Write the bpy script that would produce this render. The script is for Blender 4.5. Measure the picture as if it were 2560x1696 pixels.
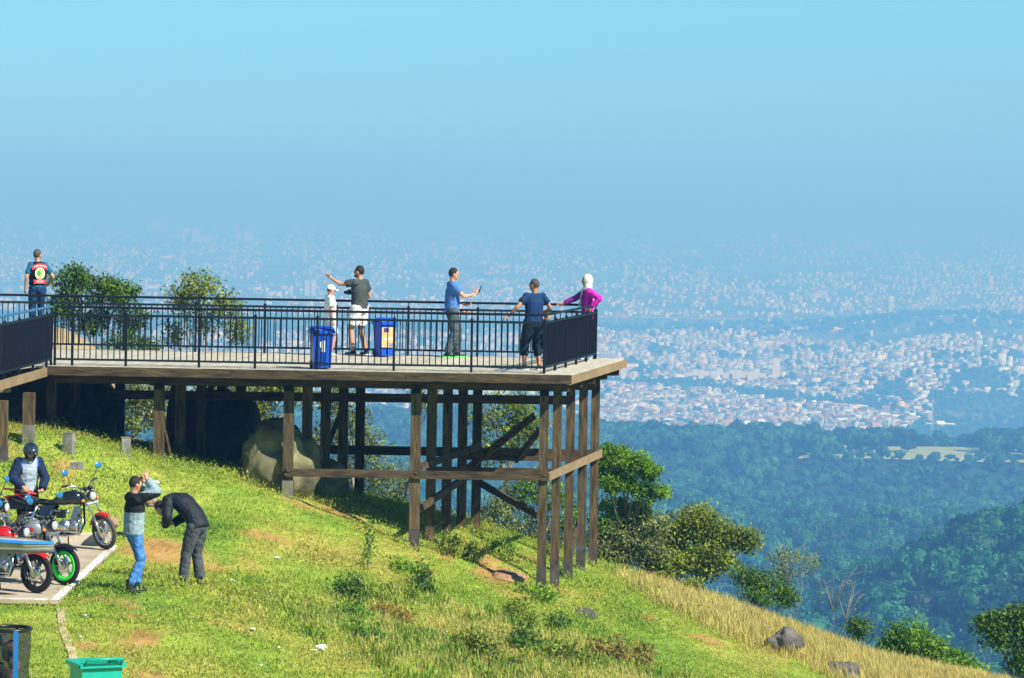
import bpy, bmesh, math, random
import numpy as np
from mathutils import Vector, Matrix, noise as mnoise

SC = bpy.context.scene
COL = SC.collection
for _o in list(bpy.data.objects):
    bpy.data.objects.remove(_o)
R = math.radians

# ------------------------------------------------------------------ camera
F_PX = 9310.0                       # focal length in photograph pixels (2560 wide)
CAM_Z = 3.63                        # metres above the deck boards (deck top is z = 0)
PITCH = math.atan(403.0 / F_PX)
ROLL = R(1.0)
cam_d = bpy.data.cameras.new('camera')
cam_d.sensor_width = 36.0
cam_d.lens = F_PX * 36.0 / 2560.0
cam_d.clip_start = 1.0
cam_d.clip_end = 900000.0
cam = bpy.data.objects.new('camera', cam_d)
COL.objects.link(cam)
CAM_R = Matrix.Rotation(R(90) - PITCH, 3, 'X') @ Matrix.Rotation(ROLL, 3, 'Z')
cam.matrix_world = Matrix.Translation((0, 0, CAM_Z)) @ CAM_R.to_4x4()
SC.camera = cam

# ------------------------------------------------------------------ world and sun
SUN_EL = R(43)
SUN_AZ = math.atan2(0.79, -0.61)    # clockwise from +Y: right of the view and a little behind the camera
SUN_DIR = Vector((math.sin(SUN_AZ) * math.cos(SUN_EL), math.cos(SUN_AZ) * math.cos(SUN_EL), math.sin(SUN_EL)))
world = bpy.data.worlds.new('World')
SC.world = world
world.use_nodes = True
wn, wl = world.node_tree.nodes, world.node_tree.links
wn.clear()
w_out = wn.new('ShaderNodeOutputWorld')
w_bg = wn.new('ShaderNodeBackground')
w_bg.inputs['Strength'].default_value = 0.06
w_sky = wn.new('ShaderNodeTexSky')
w_sky.sky_type = 'NISHITA'
w_sky.sun_disc = False
w_sky.sun_elevation = SUN_EL
w_sky.sun_rotation = SUN_AZ
w_sky.altitude = 900
w_sky.air_density = 1.0
w_sky.dust_density = 0.3
w_sky.ozone_density = 3.0
w_tc = wn.new('ShaderNodeTexCoord')
w_add = wn.new('ShaderNodeVectorMath'); w_add.operation = 'ADD'
w_add.inputs[1].default_value = (0, 0, 0.06)
w_nrm = wn.new('ShaderNodeVectorMath'); w_nrm.operation = 'NORMALIZE'
w_mul = wn.new('ShaderNodeMix'); w_mul.data_type = 'RGBA'; w_mul.blend_type = 'MULTIPLY'
w_mul.inputs['Factor'].default_value = 1.0
w_sep = wn.new('ShaderNodeSeparateXYZ')
w_ramp = wn.new('ShaderNodeValToRGB')          # tint by height above the horizon, level from 4 degrees up
w_ramp.color_ramp.elements[0].position = 0.0
w_ramp.color_ramp.elements[0].color = (0.64, 0.95, 1.10, 1)
w_ramp.color_ramp.elements[1].position = 0.06
w_ramp.color_ramp.elements[1].color = (0.92, 1.47, 1.40, 1)
wl.new(w_tc.outputs['Generated'], w_add.inputs[0])
wl.new(w_add.outputs[0], w_nrm.inputs[0])
wl.new(w_nrm.outputs[0], w_sky.inputs['Vector'])
wl.new(w_tc.outputs['Generated'], w_sep.inputs[0])
wl.new(w_sep.outputs['Z'], w_ramp.inputs[0])
wl.new(w_sky.outputs[0], w_mul.inputs['A'])
wl.new(w_ramp.outputs[0], w_mul.inputs['B'])
wl.new(w_mul.outputs['Result'], w_bg.inputs['Color'])
wl.new(w_bg.outputs[0], w_out.inputs['Surface'])

sun_d = bpy.data.lights.new('sun', 'SUN')
sun_d.energy = 5.0
sun_d.angle = R(0.53)
sun_d.color = (1.0, 0.93, 0.80)
sun = bpy.data.objects.new('sun', sun_d)
sun.rotation_euler = SUN_DIR.to_track_quat('Z', 'Y').to_euler()
COL.objects.link(sun)

SC.view_settings.view_transform = 'Standard'
SC.view_settings.look = 'None'
SC.view_settings.exposure = 0.75
SC.view_settings.gamma = 1.0
SC.view_settings.use_curve_mapping = False
SC.cycles.use_denoising = True
SC.cycles.denoiser = 'OPENIMAGEDENOISE'
SC.cycles.max_bounces = 5
SC.cycles.diffuse_bounces = 1
SC.cycles.glossy_bounces = 2
SC.cycles.transmission_bounces = 4
SC.cycles.transparent_max_bounces = 8
SC.cycles.volume_bounces = 0
SC.cycles.caustics_reflective = False
SC.cycles.caustics_refractive = False

# ------------------------------------------------------------------ layout helpers
def unp(u, v, Y):
    """World point on the plane y = Y that the photograph shows at pixel (u, v) of 2560 x 1696."""
    d = CAM_R @ Vector(((u - 1280.0) / F_PX, -(v - 848.0) / F_PX, -1.0))
    t = Y / d.y
    return Vector((d.x * t, Y, CAM_Z + d.z * t))

def proj(p):
    c = CAM_R.transposed() @ (Vector(p) - Vector((0, 0, CAM_Z)))
    return (1280 + F_PX * c.x / -c.z, 848 - F_PX * c.y / -c.z)
# ------------------------------------------------------------------ materials
MATS = {}
def _nodes(name):
    m = bpy.data.materials.new(name)
    m.use_nodes = True
    nt = m.node_tree
    return m, nt.nodes, nt.links, nt.nodes['Principled BSDF']

def mat(name, col, rough=0.7, metal=0.0, var=0.12, scale=6.0, stretch=(1, 1, 1), bump=0.0, bscale=None, per_obj=0.0,
        col2=None, spec=0.4, detail=4.0, coord='Object', coat=0.0):
    """Procedural material: noise between two tones, optional relief and a tone per object."""
    if name in MATS:
        return MATS[name]
    m, n, l, b = _nodes(name)
    tc = n.new('ShaderNodeTexCoord')
    mp = n.new('ShaderNodeMapping'); mp.inputs['Scale'].default_value = stretch
    if coord == 'World':
        g = n.new('ShaderNodeNewGeometry'); l.new(g.outputs['Position'], mp.inputs[0])
    else:
        l.new(tc.outputs[coord], mp.inputs[0])
    if per_obj > 0 and coord == 'Object':
        oi = n.new('ShaderNodeObjectInfo')
        ml = n.new('ShaderNodeMath'); ml.operation = 'MULTIPLY'; ml.inputs[1].default_value = 37.0
        l.new(oi.outputs['Random'], ml.inputs[0]); l.new(ml.outputs[0], mp.inputs['Location'])
    ns = n.new('ShaderNodeTexNoise'); ns.inputs['Scale'].default_value = scale; ns.inputs['Detail'].default_value = detail
    l.new(mp.outputs[0], ns.inputs['Vector'])
    cr = n.new('ShaderNodeValToRGB')
    c2 = col2 if col2 else [min(1, c * (1 + var)) for c in col]
    c1 = col if col2 else [c * (1 - var) for c in col]
    cr.color_ramp.elements[0].position = 0.32; cr.color_ramp.elements[0].color = (*c1, 1)
    cr.color_ramp.elements[1].position = 0.68; cr.color_ramp.elements[1].color = (*c2, 1)
    l.new(ns.outputs['Fac'], cr.inputs[0])
    out = cr.outputs[0]
    if per_obj > 0:
        oi2 = n.new('ShaderNodeObjectInfo')
        mr = n.new('ShaderNodeMapRange'); mr.inputs['To Min'].default_value = 1 - per_obj; mr.inputs['To Max'].default_value = 1 + per_obj
        l.new(oi2.outputs['Random'], mr.inputs['Value'])
        vm = n.new('ShaderNodeVectorMath'); vm.operation = 'SCALE'
        l.new(out, vm.inputs[0]); l.new(mr.outputs[0], vm.inputs['Scale'])
        out = vm.outputs[0]
    l.new(out, b.inputs['Base Color'])
    b.inputs['Roughness'].default_value = rough
    b.inputs['Metallic'].default_value = metal
    b.inputs['Specular IOR Level'].default_value = spec
    if coat: b.inputs['Coat Weight'].default_value = coat
    if bump > 0:
        nb = n.new('ShaderNodeTexNoise'); nb.inputs['Scale'].default_value = bscale or scale * 3; nb.inputs['Detail'].default_value = 6
        l.new(mp.outputs[0], nb.inputs['Vector'])
        bp = n.new('ShaderNodeBump'); bp.inputs['Strength'].default_value = bump; bp.inputs['Distance'].default_value = 0.03
        l.new(nb.outputs['Fac'], bp.inputs['Height']); l.new(bp.outputs[0], b.inputs['Normal'])
    MATS[name] = m
    return m

def leaf_mat(name, dark, light, trans=0.25, wscale=1.6, inst=0.0):
    """Leaves: tone by world-position noise and by a per-face value, some light through the blade."""
    if name in MATS:
        return MATS[name]
    m, n, l, b = _nodes(name)
    g = n.new('ShaderNodeNewGeometry')
    ns = n.new('ShaderNodeTexNoise'); ns.inputs['Scale'].default_value = wscale; ns.inputs['Detail'].default_value = 3
    l.new(g.outputs['Position'], ns.inputs['Vector'])
    at = n.new('ShaderNodeAttribute'); at.attribute_name = 'tone'
    ad = n.new('ShaderNodeMath'); ad.operation = 'ADD'
    l.new(ns.outputs['Fac'], ad.inputs[0]); l.new(at.outputs['Fac'], ad.inputs[1])
    sb = n.new('ShaderNodeMath'); sb.operation = 'SUBTRACT'; sb.inputs[1].default_value = 0.5
    l.new(ad.outputs[0], sb.inputs[0])
    if inst:
        oi = n.new('ShaderNodeObjectInfo'); mr = n.new('ShaderNodeMapRange'); mr.inputs['To Min'].default_value = -inst; mr.inputs['To Max'].default_value = inst
        l.new(oi.outputs['Random'], mr.inputs['Value']); a2 = n.new('ShaderNodeMath'); a2.operation = 'ADD'
        l.new(sb.outputs[0], a2.inputs[0]); l.new(mr.outputs[0], a2.inputs[1]); sb = a2
    cr = n.new('ShaderNodeValToRGB')
    cr.color_ramp.elements[0].position = 0.15; cr.color_ramp.elements[0].color = (*dark, 1)
    cr.color_ramp.elements[1].position = 0.85; cr.color_ramp.elements[1].color = (*light, 1)
    l.new(sb.outputs[0], cr.inputs[0]); l.new(cr.outputs[0], b.inputs['Base Color'])
    b.inputs['Roughness'].default_value = 0.6
    b.inputs['Specular IOR Level'].default_value = 0.25
    tr = n.new('ShaderNodeBsdfTranslucent'); l.new(cr.outputs[0], tr.inputs['Color'])
    mx = n.new('ShaderNodeMixShader'); mx.inputs[0].default_value = trans
    out = [x for x in n if x.type == 'OUTPUT_MATERIAL'][0]
    l.new(b.outputs[0], mx.inputs[1]); l.new(tr.outputs[0], mx.inputs[2]); l.new(mx.outputs[0], out.inputs['Surface'])
    MATS[name] = m
    return m

# ------------------------------------------------------------------ mesh builder
class MB:
    def __init__(s):
        s.v, s.f, s.m = [], [], []
    def add(s, verts, faces, mi=0):
        o = len(s.v)
        s.v.extend([tuple(p) for p in verts])
        for f in faces:
            s.f.append(tuple(i + o for i in f)); s.m.append(mi)
        return s
    def box(s, c, d, rot=None, mi=0, taper=1.0):
        x, y, z = d[0] / 2, d[1] / 2, d[2] / 2
        vs = [Vector(p) for p in ((-x, -y, -z), (x, -y, -z), (x, y, -z), (-x, y, -z),
                                  (-x * taper, -y * taper, z), (x * taper, -y * taper, z), (x * taper, y * taper, z), (-x * taper, y * taper, z))]
        if rot is not None: vs = [rot @ p for p in vs]
        vs = [p + Vector(c) for p in vs]
        return s.add(vs, [(0, 3, 2, 1), (4, 5, 6, 7), (0, 1, 5, 4), (1, 2, 6, 5), (2, 3, 7, 6), (3, 0, 4, 7)], mi)
    def bar(s, p0, p1, w, h, mi=0, up=(0, 0, 1), w1=None, h1=None):
        p0, p1 = Vector(p0), Vector(p1)
        d = (p1 - p0).normalized(); u = Vector(up)
        sd = d.cross(u)
        if sd.length < 1e-4: sd = d.cross(Vector((0, 1, 0)))
        sd.normalize(); u2 = sd.cross(d)
        w1 = w if w1 is None else w1; h1 = h if h1 is None else h1
        vs = []
        for p, ww, hh in ((p0, w, h), (p1, w1, h1)):
            for a, b in ((-1, -1), (1, -1), (1, 1), (-1, 1)):
                vs.append(p + sd * (a * ww / 2) + u2 * (b * hh / 2))
        return s.add(vs, [(0, 1, 2, 3), (7, 6, 5, 4), (0, 4, 5, 1), (1, 5, 6, 2), (2, 6, 7, 3), (3, 7, 4, 0)], mi)
    def tube(s, pts, rad, n=8, mi=0, caps=True, closed=False):
        pts = [Vector(p) for p in pts]
        if not hasattr(rad, '__len__'): rad = [rad] * len(pts)
        k = len(pts); vs = []; ref = None
        for i, p in enumerate(pts):
            a = pts[i - 1] if (i > 0 or closed) else p
            b = pts[(i + 1) % k] if (i < k - 1 or closed) else p
            d = (b - a).normalized()
            if ref is None:
                ref = d.cross(Vector((0, 0, 1)))
                if ref.length < 0.1: ref = d.cross(Vector((1, 0, 0)))
            ref = (ref - d * ref.dot(d)).normalized()
            q = d.cross(ref)
            for j in range(n):
                t = 2 * math.pi * j / n
                vs.append(p + (ref * math.cos(t) + q * math.sin(t)) * rad[i])
        fs = []
        for i in range(k if closed else k - 1):
            a, b = i * n, ((i + 1) % k) * n
            for j in range(n):
                j2 = (j + 1) % n
                fs.append((a + j, a + j2, b + j2, b + j))
        if caps and not closed:
            fs.append(tuple(range(n - 1, -1, -1))); fs.append(tuple(range((k - 1) * n, k * n)))
        return s.add(vs, fs, mi)
    def lathe(s, prof, c=(0, 0, 0), axis='z', n=16, mi=0, rot=None, sx=1.0, sy=1.0):
        vs, fs = [], []
        for r, z in prof:
            for j in range(n):
                t = 2 * math.pi * j / n
                p = Vector((r * math.cos(t) * sx, r * math.sin(t) * sy, z))
                if axis == 'x': p = Vector((p.z, p.x, p.y))
                elif axis == 'y': p = Vector((p.x, p.z, p.y))
                if rot is not None: p = rot @ p
                vs.append(p + Vector(c))
        for i in range(len(prof) - 1):
            for j in range(n):
                j2 = (j + 1) % n
                fs.append((i * n + j, i * n + j2, (i + 1) * n + j2, (i + 1) * n + j))
        if prof[0][0] > 1e-5: fs.append(tuple(range(n - 1, -1, -1)))
        if prof[-1][0] > 1e-5: fs.append(tuple(range((len(prof) - 1) * n, len(prof) * n)))
        return s.add(vs, fs, mi)
    def ell(s, c, r, rot=None, nu=12, nv=8, mi=0, cut=None):
        vs, fs = [], []
        for i in range(nv + 1):
            ph = math.pi * i / nv
            for j in range(nu):
                t = 2 * math.pi * j / nu
                p = Vector((r[0] * math.sin(ph) * math.cos(t), r[1] * math.sin(ph) * math.sin(t), r[2] * math.cos(ph)))
                if rot is not None: p = rot @ p
                vs.append(p + Vector(c))
        for i in range(nv):
            for j in range(nu):
                j2 = (j + 1) % nu
                fs.append((i * nu + j, (i + 1) * nu + j, (i + 1) * nu + j2, i * nu + j2))
        return s.add(vs, fs, mi)
    def mesh(s, name, mats, smooth=False):
        me = bpy.data.meshes.new(name)
        me.from_pydata(s.v, [], s.f)
        for m in (mats if isinstance(mats, (list, tuple)) else [mats]):
            me.materials.append(m)
        if any(s.m): me.polygons.foreach_set('material_index', s.m)
        if smooth: me.polygons.foreach_set('use_smooth', [True] * len(me.polygons))
        me.update()
        return me
    def build(s, name, mats, parent=None, smooth=False, world=False):
        return link(name, s.mesh(name, mats, smooth), parent, world)

def link(name, me, parent=None, world=False, loc=None):
    o = bpy.data.objects.new(name, me)
    COL.objects.link(o)
    if loc is not None: o.location = loc
    if parent is not None:
        o.parent = parent
        if world:
            w = Matrix.Identity(4); q = parent
            while q is not None:
                w = loc_m(q) @ w
                q = q.parent
            o.matrix_parent_inverse = w.inverted()
    return o

def loc_m(o):
    m = Matrix.LocRotScale(o.location, o.rotation_euler, o.scale)
    return (o.matrix_parent_inverse @ m) if o.parent is not None else m

def tag(o, label=None, cat=None, group=None, kind=None):
    if label: o['label'] = label
    if cat: o['category'] = cat
    if group: o['group'] = group
    if kind: o['kind'] = kind
    return o

def thing(name, label, cat, loc=(0, 0, 0), rz=0.0, group=None):
    o = bpy.data.objects.new(name, None)
    o.empty_display_size = 0.2
    COL.objects.link(o)
    o.location = loc; o.rotation_euler = (0, 0, rz)
    return tag(o, label, cat, group)

def np_mesh(name, V, Fq, mats, smooth=False, mi=None, tone=None):
    """Fast mesh from numpy arrays; Fq is (n, k) with k = 3 or 4."""
    me = bpy.data.meshes.new(name)
    V = np.asarray(V, np.float32); Fq = np.asarray(Fq, np.int32)
    n, k = Fq.shape
    me.vertices.add(len(V)); me.vertices.foreach_set('co', V.ravel())
    me.loops.add(n * k); me.loops.foreach_set('vertex_index', Fq.ravel())
    me.polygons.add(n)
    me.polygons.foreach_set('loop_start', np.arange(0, n * k, k, dtype=np.int32))
    me.polygons.foreach_set('loop_total', np.full(n, k, np.int32))
    for m in (mats if isinstance(mats, (list, tuple)) else [mats]): me.materials.append(m)
    if mi is not None: me.polygons.foreach_set('material_index', np.asarray(mi, np.int32))
    if smooth: me.polygons.foreach_set('use_smooth', np.ones(n, bool))
    me.update(calc_edges=True)
    if tone is not None:
        a = me.attributes.new('tone', 'FLOAT', 'FACE'); a.data.foreach_set('value', np.asarray(tone, np.float32))
    return me

def vnoise(x, y, seed=0):
    """Smooth value noise on arrays, range 0..1."""
    x = np.asarray(x, float); y = np.asarray(y, float)
    xi, yi = np.floor(x).astype(np.int64), np.floor(y).astype(np.int64)
    fx, fy = x - xi, y - yi
    fx = fx * fx * (3 - 2 * fx); fy = fy * fy * (3 - 2 * fy)
    def h(a, b):
        k = (a * 374761393 + b * 668265263 + seed * 1442695041) & 0xFFFFFFFF
        k = ((k ^ (k >> 13)) * 1274126177) & 0xFFFFFFFF
        return ((k ^ (k >> 16)) & 0xFFFF) / 65535.0
    return (h(xi, yi) * (1 - fx) + h(xi + 1, yi) * fx) * (1 - fy) + (h(xi, yi + 1) * (1 - fx) + h(xi + 1, yi + 1) * fx) * fy

def fbm(x, y, seed=0, oct=4):
    s, a, t = 0, 1.0, 0
    for i in range(oct):
        s = s + a * vnoise(np.asarray(x) * 2 ** i, np.asarray(y) * 2 ** i, seed + i * 17); t += a; a *= 0.5
    return s / t

def scatter(name, pts, rots, scls, idx, protos, label, kind='stuff'):
    """One object whose geometry nodes place copies of a few prototype meshes on given points."""
    coll = bpy.data.collections.new(name + '_kinds')
    for i, me in enumerate(protos):
        coll.objects.link(bpy.data.objects.new('%s_kind_%02d' % (name, i), me))
    me = bpy.data.meshes.new(name)
    pts = np.asarray(pts, np.float32)
    me.vertices.add(len(pts)); me.vertices.foreach_set('co', pts.ravel())
    a = me.attributes.new('rot', 'FLOAT_VECTOR', 'POINT'); a.data.foreach_set('vector', np.asarray(rots, np.float32).ravel())
    a = me.attributes.new('scl', 'FLOAT_VECTOR', 'POINT'); a.data.foreach_set('vector', np.asarray(scls, np.float32).ravel())
    a = me.attributes.new('idx', 'INT', 'POINT'); a.data.foreach_set('value', np.asarray(idx, np.int32))
    me.update()
    o = link(name, me)
    ng = bpy.data.node_groups.new(name + '_nodes', 'GeometryNodeTree')
    ng.interface.new_socket('Geometry', in_out='INPUT', socket_type='NodeSocketGeometry')
    ng.interface.new_socket('Geometry', in_out='OUTPUT', socket_type='NodeSocketGeometry')
    gi, go = ng.nodes.new('NodeGroupInput'), ng.nodes.new('NodeGroupOutput')
    iop = ng.nodes.new('GeometryNodeInstanceOnPoints')
    ci = ng.nodes.new('GeometryNodeCollectionInfo')
    ci.inputs['Collection'].default_value = coll
    ci.inputs['Separate Children'].default_value = True
    ci.inputs['Reset Children'].default_value = True
    def attr(nm, ty):
        q = ng.nodes.new('GeometryNodeInputNamedAttribute'); q.data_type = ty; q.inputs['Name'].default_value = nm
        return [s for s in q.outputs if s.name == 'Attribute' and s.enabled][0] if any(s.enabled for s in q.outputs) else q.outputs[0]
    L = ng.links.new
    L(gi.outputs[0], iop.inputs['Points']); L(ci.outputs[0], iop.inputs['Instance'])
    iop.inputs['Pick Instance'].default_value = True
    L(attr('idx', 'INT'), iop.inputs['Instance Index'])
    er = ng.nodes.new('FunctionNodeEulerToRotation')
    L(attr('rot', 'FLOAT_VECTOR'), er.inputs[0]); L(er.outputs[0], iop.inputs['Rotation'])
    L(attr('scl', 'FLOAT_VECTOR'), iop.inputs['Scale'])
    L(iop.outputs[0], go.inputs[0])
    md = o.modifiers.new('scatter', 'NODES'); md.node_group = ng
    return tag(o, label, None, None, kind)
# ------------------------------------------------------------------ the near hill
def px(u, v, Y):
    p = unp(u, v, Y); return (p.x, Y, p.z)
CTRL = [
    # feet of the deck posts
    px(6, 1104, 63.5), px(72, 1087, 66.0), px(389, 1144, 69.2), px(713, 1240, 69.2), px(1031, 1372, 69.2), px(1350, 1497, 69.2),
    px(1383, 1463, 70.7), px(1418, 1449, 72.2), px(1448, 1424, 73.7), px(1479, 1412, 75.2),
    px(1182, 1316, 75.2), px(881, 1245, 75.2), px(600, 1150, 75.2), (-8.0, 75.2, -1.9), (-11, 75, -1.4),
    # flat parking ground
    (-6.4, 50, -2.62), (-9, 50, -2.62), (-13, 50, -2.62), (-6.4, 53.5, -2.6), (-10, 53.5, -2.6), (-6.4, 57.5, -2.6), (-10, 57.5, -2.6),
    (-6.4, 61.5, -2.6), (-9, 61.5, -2.6), (-13, 61.5, -2.55), (-6.2, 46, -2.7), (-13, 44, -2.7),
    (-12, 66, -1.6), (-9.2, 64.5, -2.0), (-7.2, 64.5, -2.15), (-5.4, 63, -2.65),
    px(475, 1466, 57.2), (-5.6, 54.8, -2.66),
    # slope falling to the right
    (-3.2, 50, -3.25), (0, 50, -4.0), (4.5, 50, -5.3), (10, 52, -6.7), (-3, 58, -3.2), (0, 60, -4.1), (4, 62, -5.0), (10, 64, -6.6),
    (-3.2, 64, -3.05), (0.5, 65.5, -4.3), (-6, 40, -3.0), (4, 40, -5.6), (14, 45, -8), (16, 70, -8.2), (14, 60, -7.6),
    # the crest
    px(1500, 1418, 79), px(1640, 1475, 78), px(1830, 1530, 77), px(2000, 1590, 76), px(2200, 1660, 75), px(2433, 1700, 74), (13, 73, -7.4),
    (-1.5, 79, -3.6), (-5, 79.5, -2.9), (-9, 80, -2.2), (-14, 80, -1.4),
]
_cp = np.array(CTRL)
def _tps_fit(P):
    n = len(P); xy = P[:, :2] / 10.0
    d2 = ((xy[:, None] - xy[None]) ** 2).sum(-1)
    K = np.where(d2 > 0, d2 * np.log(np.maximum(d2, 1e-12)), 0) + np.eye(n) * 0.02
    A = np.zeros((n + 3, n + 3)); A[:n, :n] = K; A[:n, n] = 1; A[:n, n + 1:] = xy; A[n, :n] = 1; A[n + 1:, :n] = xy.T
    return np.linalg.solve(A, np.concatenate([P[:, 2], np.zeros(3)])), xy
_tw, _txy = _tps_fit(_cp)

def ground(X, Y, rough=True):
    X = np.asarray(X, float); Y = np.asarray(Y, float)
    sh = X.shape; xx = np.clip(X.ravel(), -22, 20) / 10; yy = np.clip(Y.ravel(), 34, 84) / 10
    z = np.full(xx.shape, _tw[-3]) + _tw[-2] * xx + _tw[-1] * yy
    for i, (a, b) in enumerate(_txy):
        d2 = (xx - a) ** 2 + (yy - b) ** 2
        z += _tw[i] * d2 * np.log(np.maximum(d2, 1e-12))
    z = z.reshape(sh)
    yc = np.interp(X, [-20, 0, 2, 4.5, 7.4, 9.2, 13], [81, 80, 79.4, 77.4, 75.4, 74.4, 72.5])
    t = np.maximum(0, Y - yc)
    z = z - np.where(t < 6, 0.065 * t * t, 0.065 * 36 + 0.78 * (t - 6))
    if rough:
        lot = np.clip((-6.2 - X) * 3, 0, 1) * np.clip((Y - 53) * 3, 0, 1) * np.clip((62 - Y) * 3, 0, 1)
        z = z * (1 - lot) + lot * (-2.69) + (1 - lot) * ((fbm(X * 0.9, Y * 0.9, 3) - 0.5) * 0.22 + (fbm(X * 4, Y * 4, 9, 2) - 0.5) * 0.05)
    return z

def gz(x, y):
    return float(ground(np.array([x]), np.array([y]))[0])

# bare-earth patches: (u, v, Y, half width m, half depth m)
DIRT = [(420, 1400, 60, 1.1, 1.0), (530, 1415, 59.5, 0.5, 0.35), (390, 1395, 60.5, 0.4, 0.9), (265, 1500, 54.5, 0.55, 0.25), (320, 1515, 54, 0.4, 0.25), (320, 1540, 53, 0.3, 0.35),
        (340, 1600, 50.5, 0.30, 1.2), (370, 1690, 46.8, 0.35, 1.0), (215, 1620, 49, 0.2, 0.5), (700, 1352, 63.5, 0.8, 0.25), (640, 1340, 64, 0.4, 0.2), (150, 1180, 65, 0.25, 0.6), (40, 1230, 62.8, 0.5, 0.8),
        (1240, 1420, 70.6, 0.50, 1.2), (1330, 1400, 71.8, 0.30, 0.7), (1120, 1385, 70.0, 0.25, 0.6), (880, 1290, 70.2, 0.8, 0.5), (760, 1265, 69.6, 0.5, 0.4), (1410, 1480, 68.5, .3, .3),
        (1600, 1545, 68, .35, .4), (1490, 1480, 73, .2, .3), (1760, 1600, 67, .4, .3), (900, 1480, 58, .3, .2), (560, 1560, 52, .4, .15), (480, 1150, 68.5, .4, .4)]
_dp = []
for u, v, Y, a, b in DIRT:
    p = unp(u, v, Y)
    for _ in range(6):                                   # slide along the ray of sight to the surface
        zz = gz(p.x, p.y); Y2 = p.y * (CAM_Z - zz) / max(0.5, CAM_Z - p.z); Y2 = p.y + 0.6 * (Y2 - p.y); p = unp(u, v, Y2)
    _dp.append((p.x, p.y, a, b))
def dirt(X, Y):
    d = np.zeros(np.shape(X))
    w = (fbm(X * 2.2, Y * 1.3, 21) - 0.5) * 2.6
    for x, y, a, b in _dp:
        q = ((X - x) / a) ** 2 + ((Y - y) / (b * 1.3)) ** 2
        d = np.maximum(d, np.clip(1.12 - q + w, 0, .9))
    w2 = fbm(X * 0.9 + 40, Y * 0.45, 33, 4)
    d = np.maximum(d, np.clip((w2 - 0.74) * 8, 0, 0.6))
    return d
def dryness(X, Y):
    """How much of the growth is tall straw: the weedy shoulder and the crest on the right."""
    yc = np.interp(X, [-20, 0, 2, 4.5, 7.4, 9.2, 13], [81, 80, 79.4, 77.4, 75.4, 74.4, 72.5])
    cr = np.clip((X - 2.2) / 1.6, 0, 1) * np.clip(1.5 - np.abs(Y - (yc - 2.5)) / 3.2, 0, 1)
    return np.clip(cr + (fbm(X * .6, Y * .4, 5) - .5) * .6 * (cr > 0), 0, 1)
def weedy(X, Y):
    """The unmown patch in the middle of the foreground."""
    q = ((X - 0.3) / 3.3) ** 2 + ((Y - 58.5) / 6.5) ** 2
    return np.clip(1.3 - q + (fbm(X * .8, Y * .5, 12) - .5) * 1.2, 0, 1)

def grass_nodes(name, blades):
    if name in MATS: return MATS[name]
    m, n, l, b = _nodes(name)
    g = n.new('ShaderNodeNewGeometry')
    mp = n.new('ShaderNodeMapping'); l.new(g.outputs['Position'], mp.inputs[0])
    mp.inputs['Scale'].default_value = (1, 0.55, 1)
    def noise(sc, d=4):
        q = n.new('ShaderNodeTexNoise'); q.inputs['Scale'].default_value = sc; q.inputs['Detail'].default_value = d
        l.new(mp.outputs[0], q.inputs['Vector']); return q.outputs['Fac']
    def ramp(src, stops):
        r = n.new('ShaderNodeValToRGB'); e = r.color_ramp.elements
        while len(e) < len(stops): e.new(0.5)
        for k, (p, c) in enumerate(stops): e[k].position = p; e[k].color = (*c, 1)
        l.new(src, r.inputs[0]); return r.outputs[0]
    def mix(f, a, c, mode='MIX'):
        q = n.new('ShaderNodeMix'); q.data_type = 'RGBA'; q.blend_type = mode
        if isinstance(f, float): q.inputs['Factor'].default_value = f
        else: l.new(f, q.inputs['Factor'])
        l.new(a, q.inputs['A']); l.new(c, q.inputs['B']); return q.outputs['Result']
    base = ramp(noise(0.55, 5), [(0.28, (0.150, 0.285, 0.036)), (0.46, (0.270, 0.360, 0.050)), (0.60, (0.355, 0.380, 0.072)), (0.74, (0.460, 0.395, 0.105))])
    fine = ramp(noise(9.0, 3), [(0.30, (0.80, 0.82, 0.8)), (0.72, (1.18, 1.16, 1.15))])
    col = mix(1.0, base, fine, 'MULTIPLY')
    if blades:
        oi = n.new('ShaderNodeObjectInfo')
        r = ramp(oi.outputs['Random'], [(0.0, (0.80, 0.95, 0.8)), (0.55, (1.0, 1.0, 1.0)), (1.0, (1.42, 1.20, 1.5))])
        col = mix(1.0, col, r, 'MULTIPLY')
    else:
        at = n.new('ShaderNodeAttribute'); at.attribute_name = 'dirt'
        earth = ramp(noise(3.0, 6), [(0.3, (0.26, 0.135, 0.045)), (0.6, (0.40, 0.225, 0.080)), (0.8, (0.46, 0.29, 0.13))])
        col = mix(at.outputs['Fac'], col, earth)
        nb = n.new('ShaderNodeTexNoise'); nb.inputs['Scale'].default_value = 14; nb.inputs['Detail'].default_value = 8
        l.new(g.outputs['Position'], nb.inputs['Vector'])
        bp = n.new('ShaderNodeBump'); bp.inputs['Strength'].default_value = 0.8; bp.inputs['Distance'].default_value = 0.06
        l.new(nb.outputs['Fac'], bp.inputs['Height']); l.new(bp.outputs[0], b.inputs['Normal'])
    l.new(col, b.inputs['Base Color'])
    b.inputs['Roughness'].default_value = 0.75
    b.inputs['Specular IOR Level'].default_value = 0.15
    if blades:
        tr = n.new('ShaderNodeBsdfTranslucent'); l.new(col, tr.inputs['Color'])
        mx = n.new('ShaderNodeMixShader'); mx.inputs[0].default_value = 0.3
        out = [x for x in n if x.type == 'OUTPUT_MATERIAL'][0]
        l.new(b.outputs[0], mx.inputs[1]); l.new(tr.outputs[0], mx.inputs[2]); l.new(mx.outputs[0], out.inputs['Surface'])
    MATS[name] = m
    return m

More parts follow.
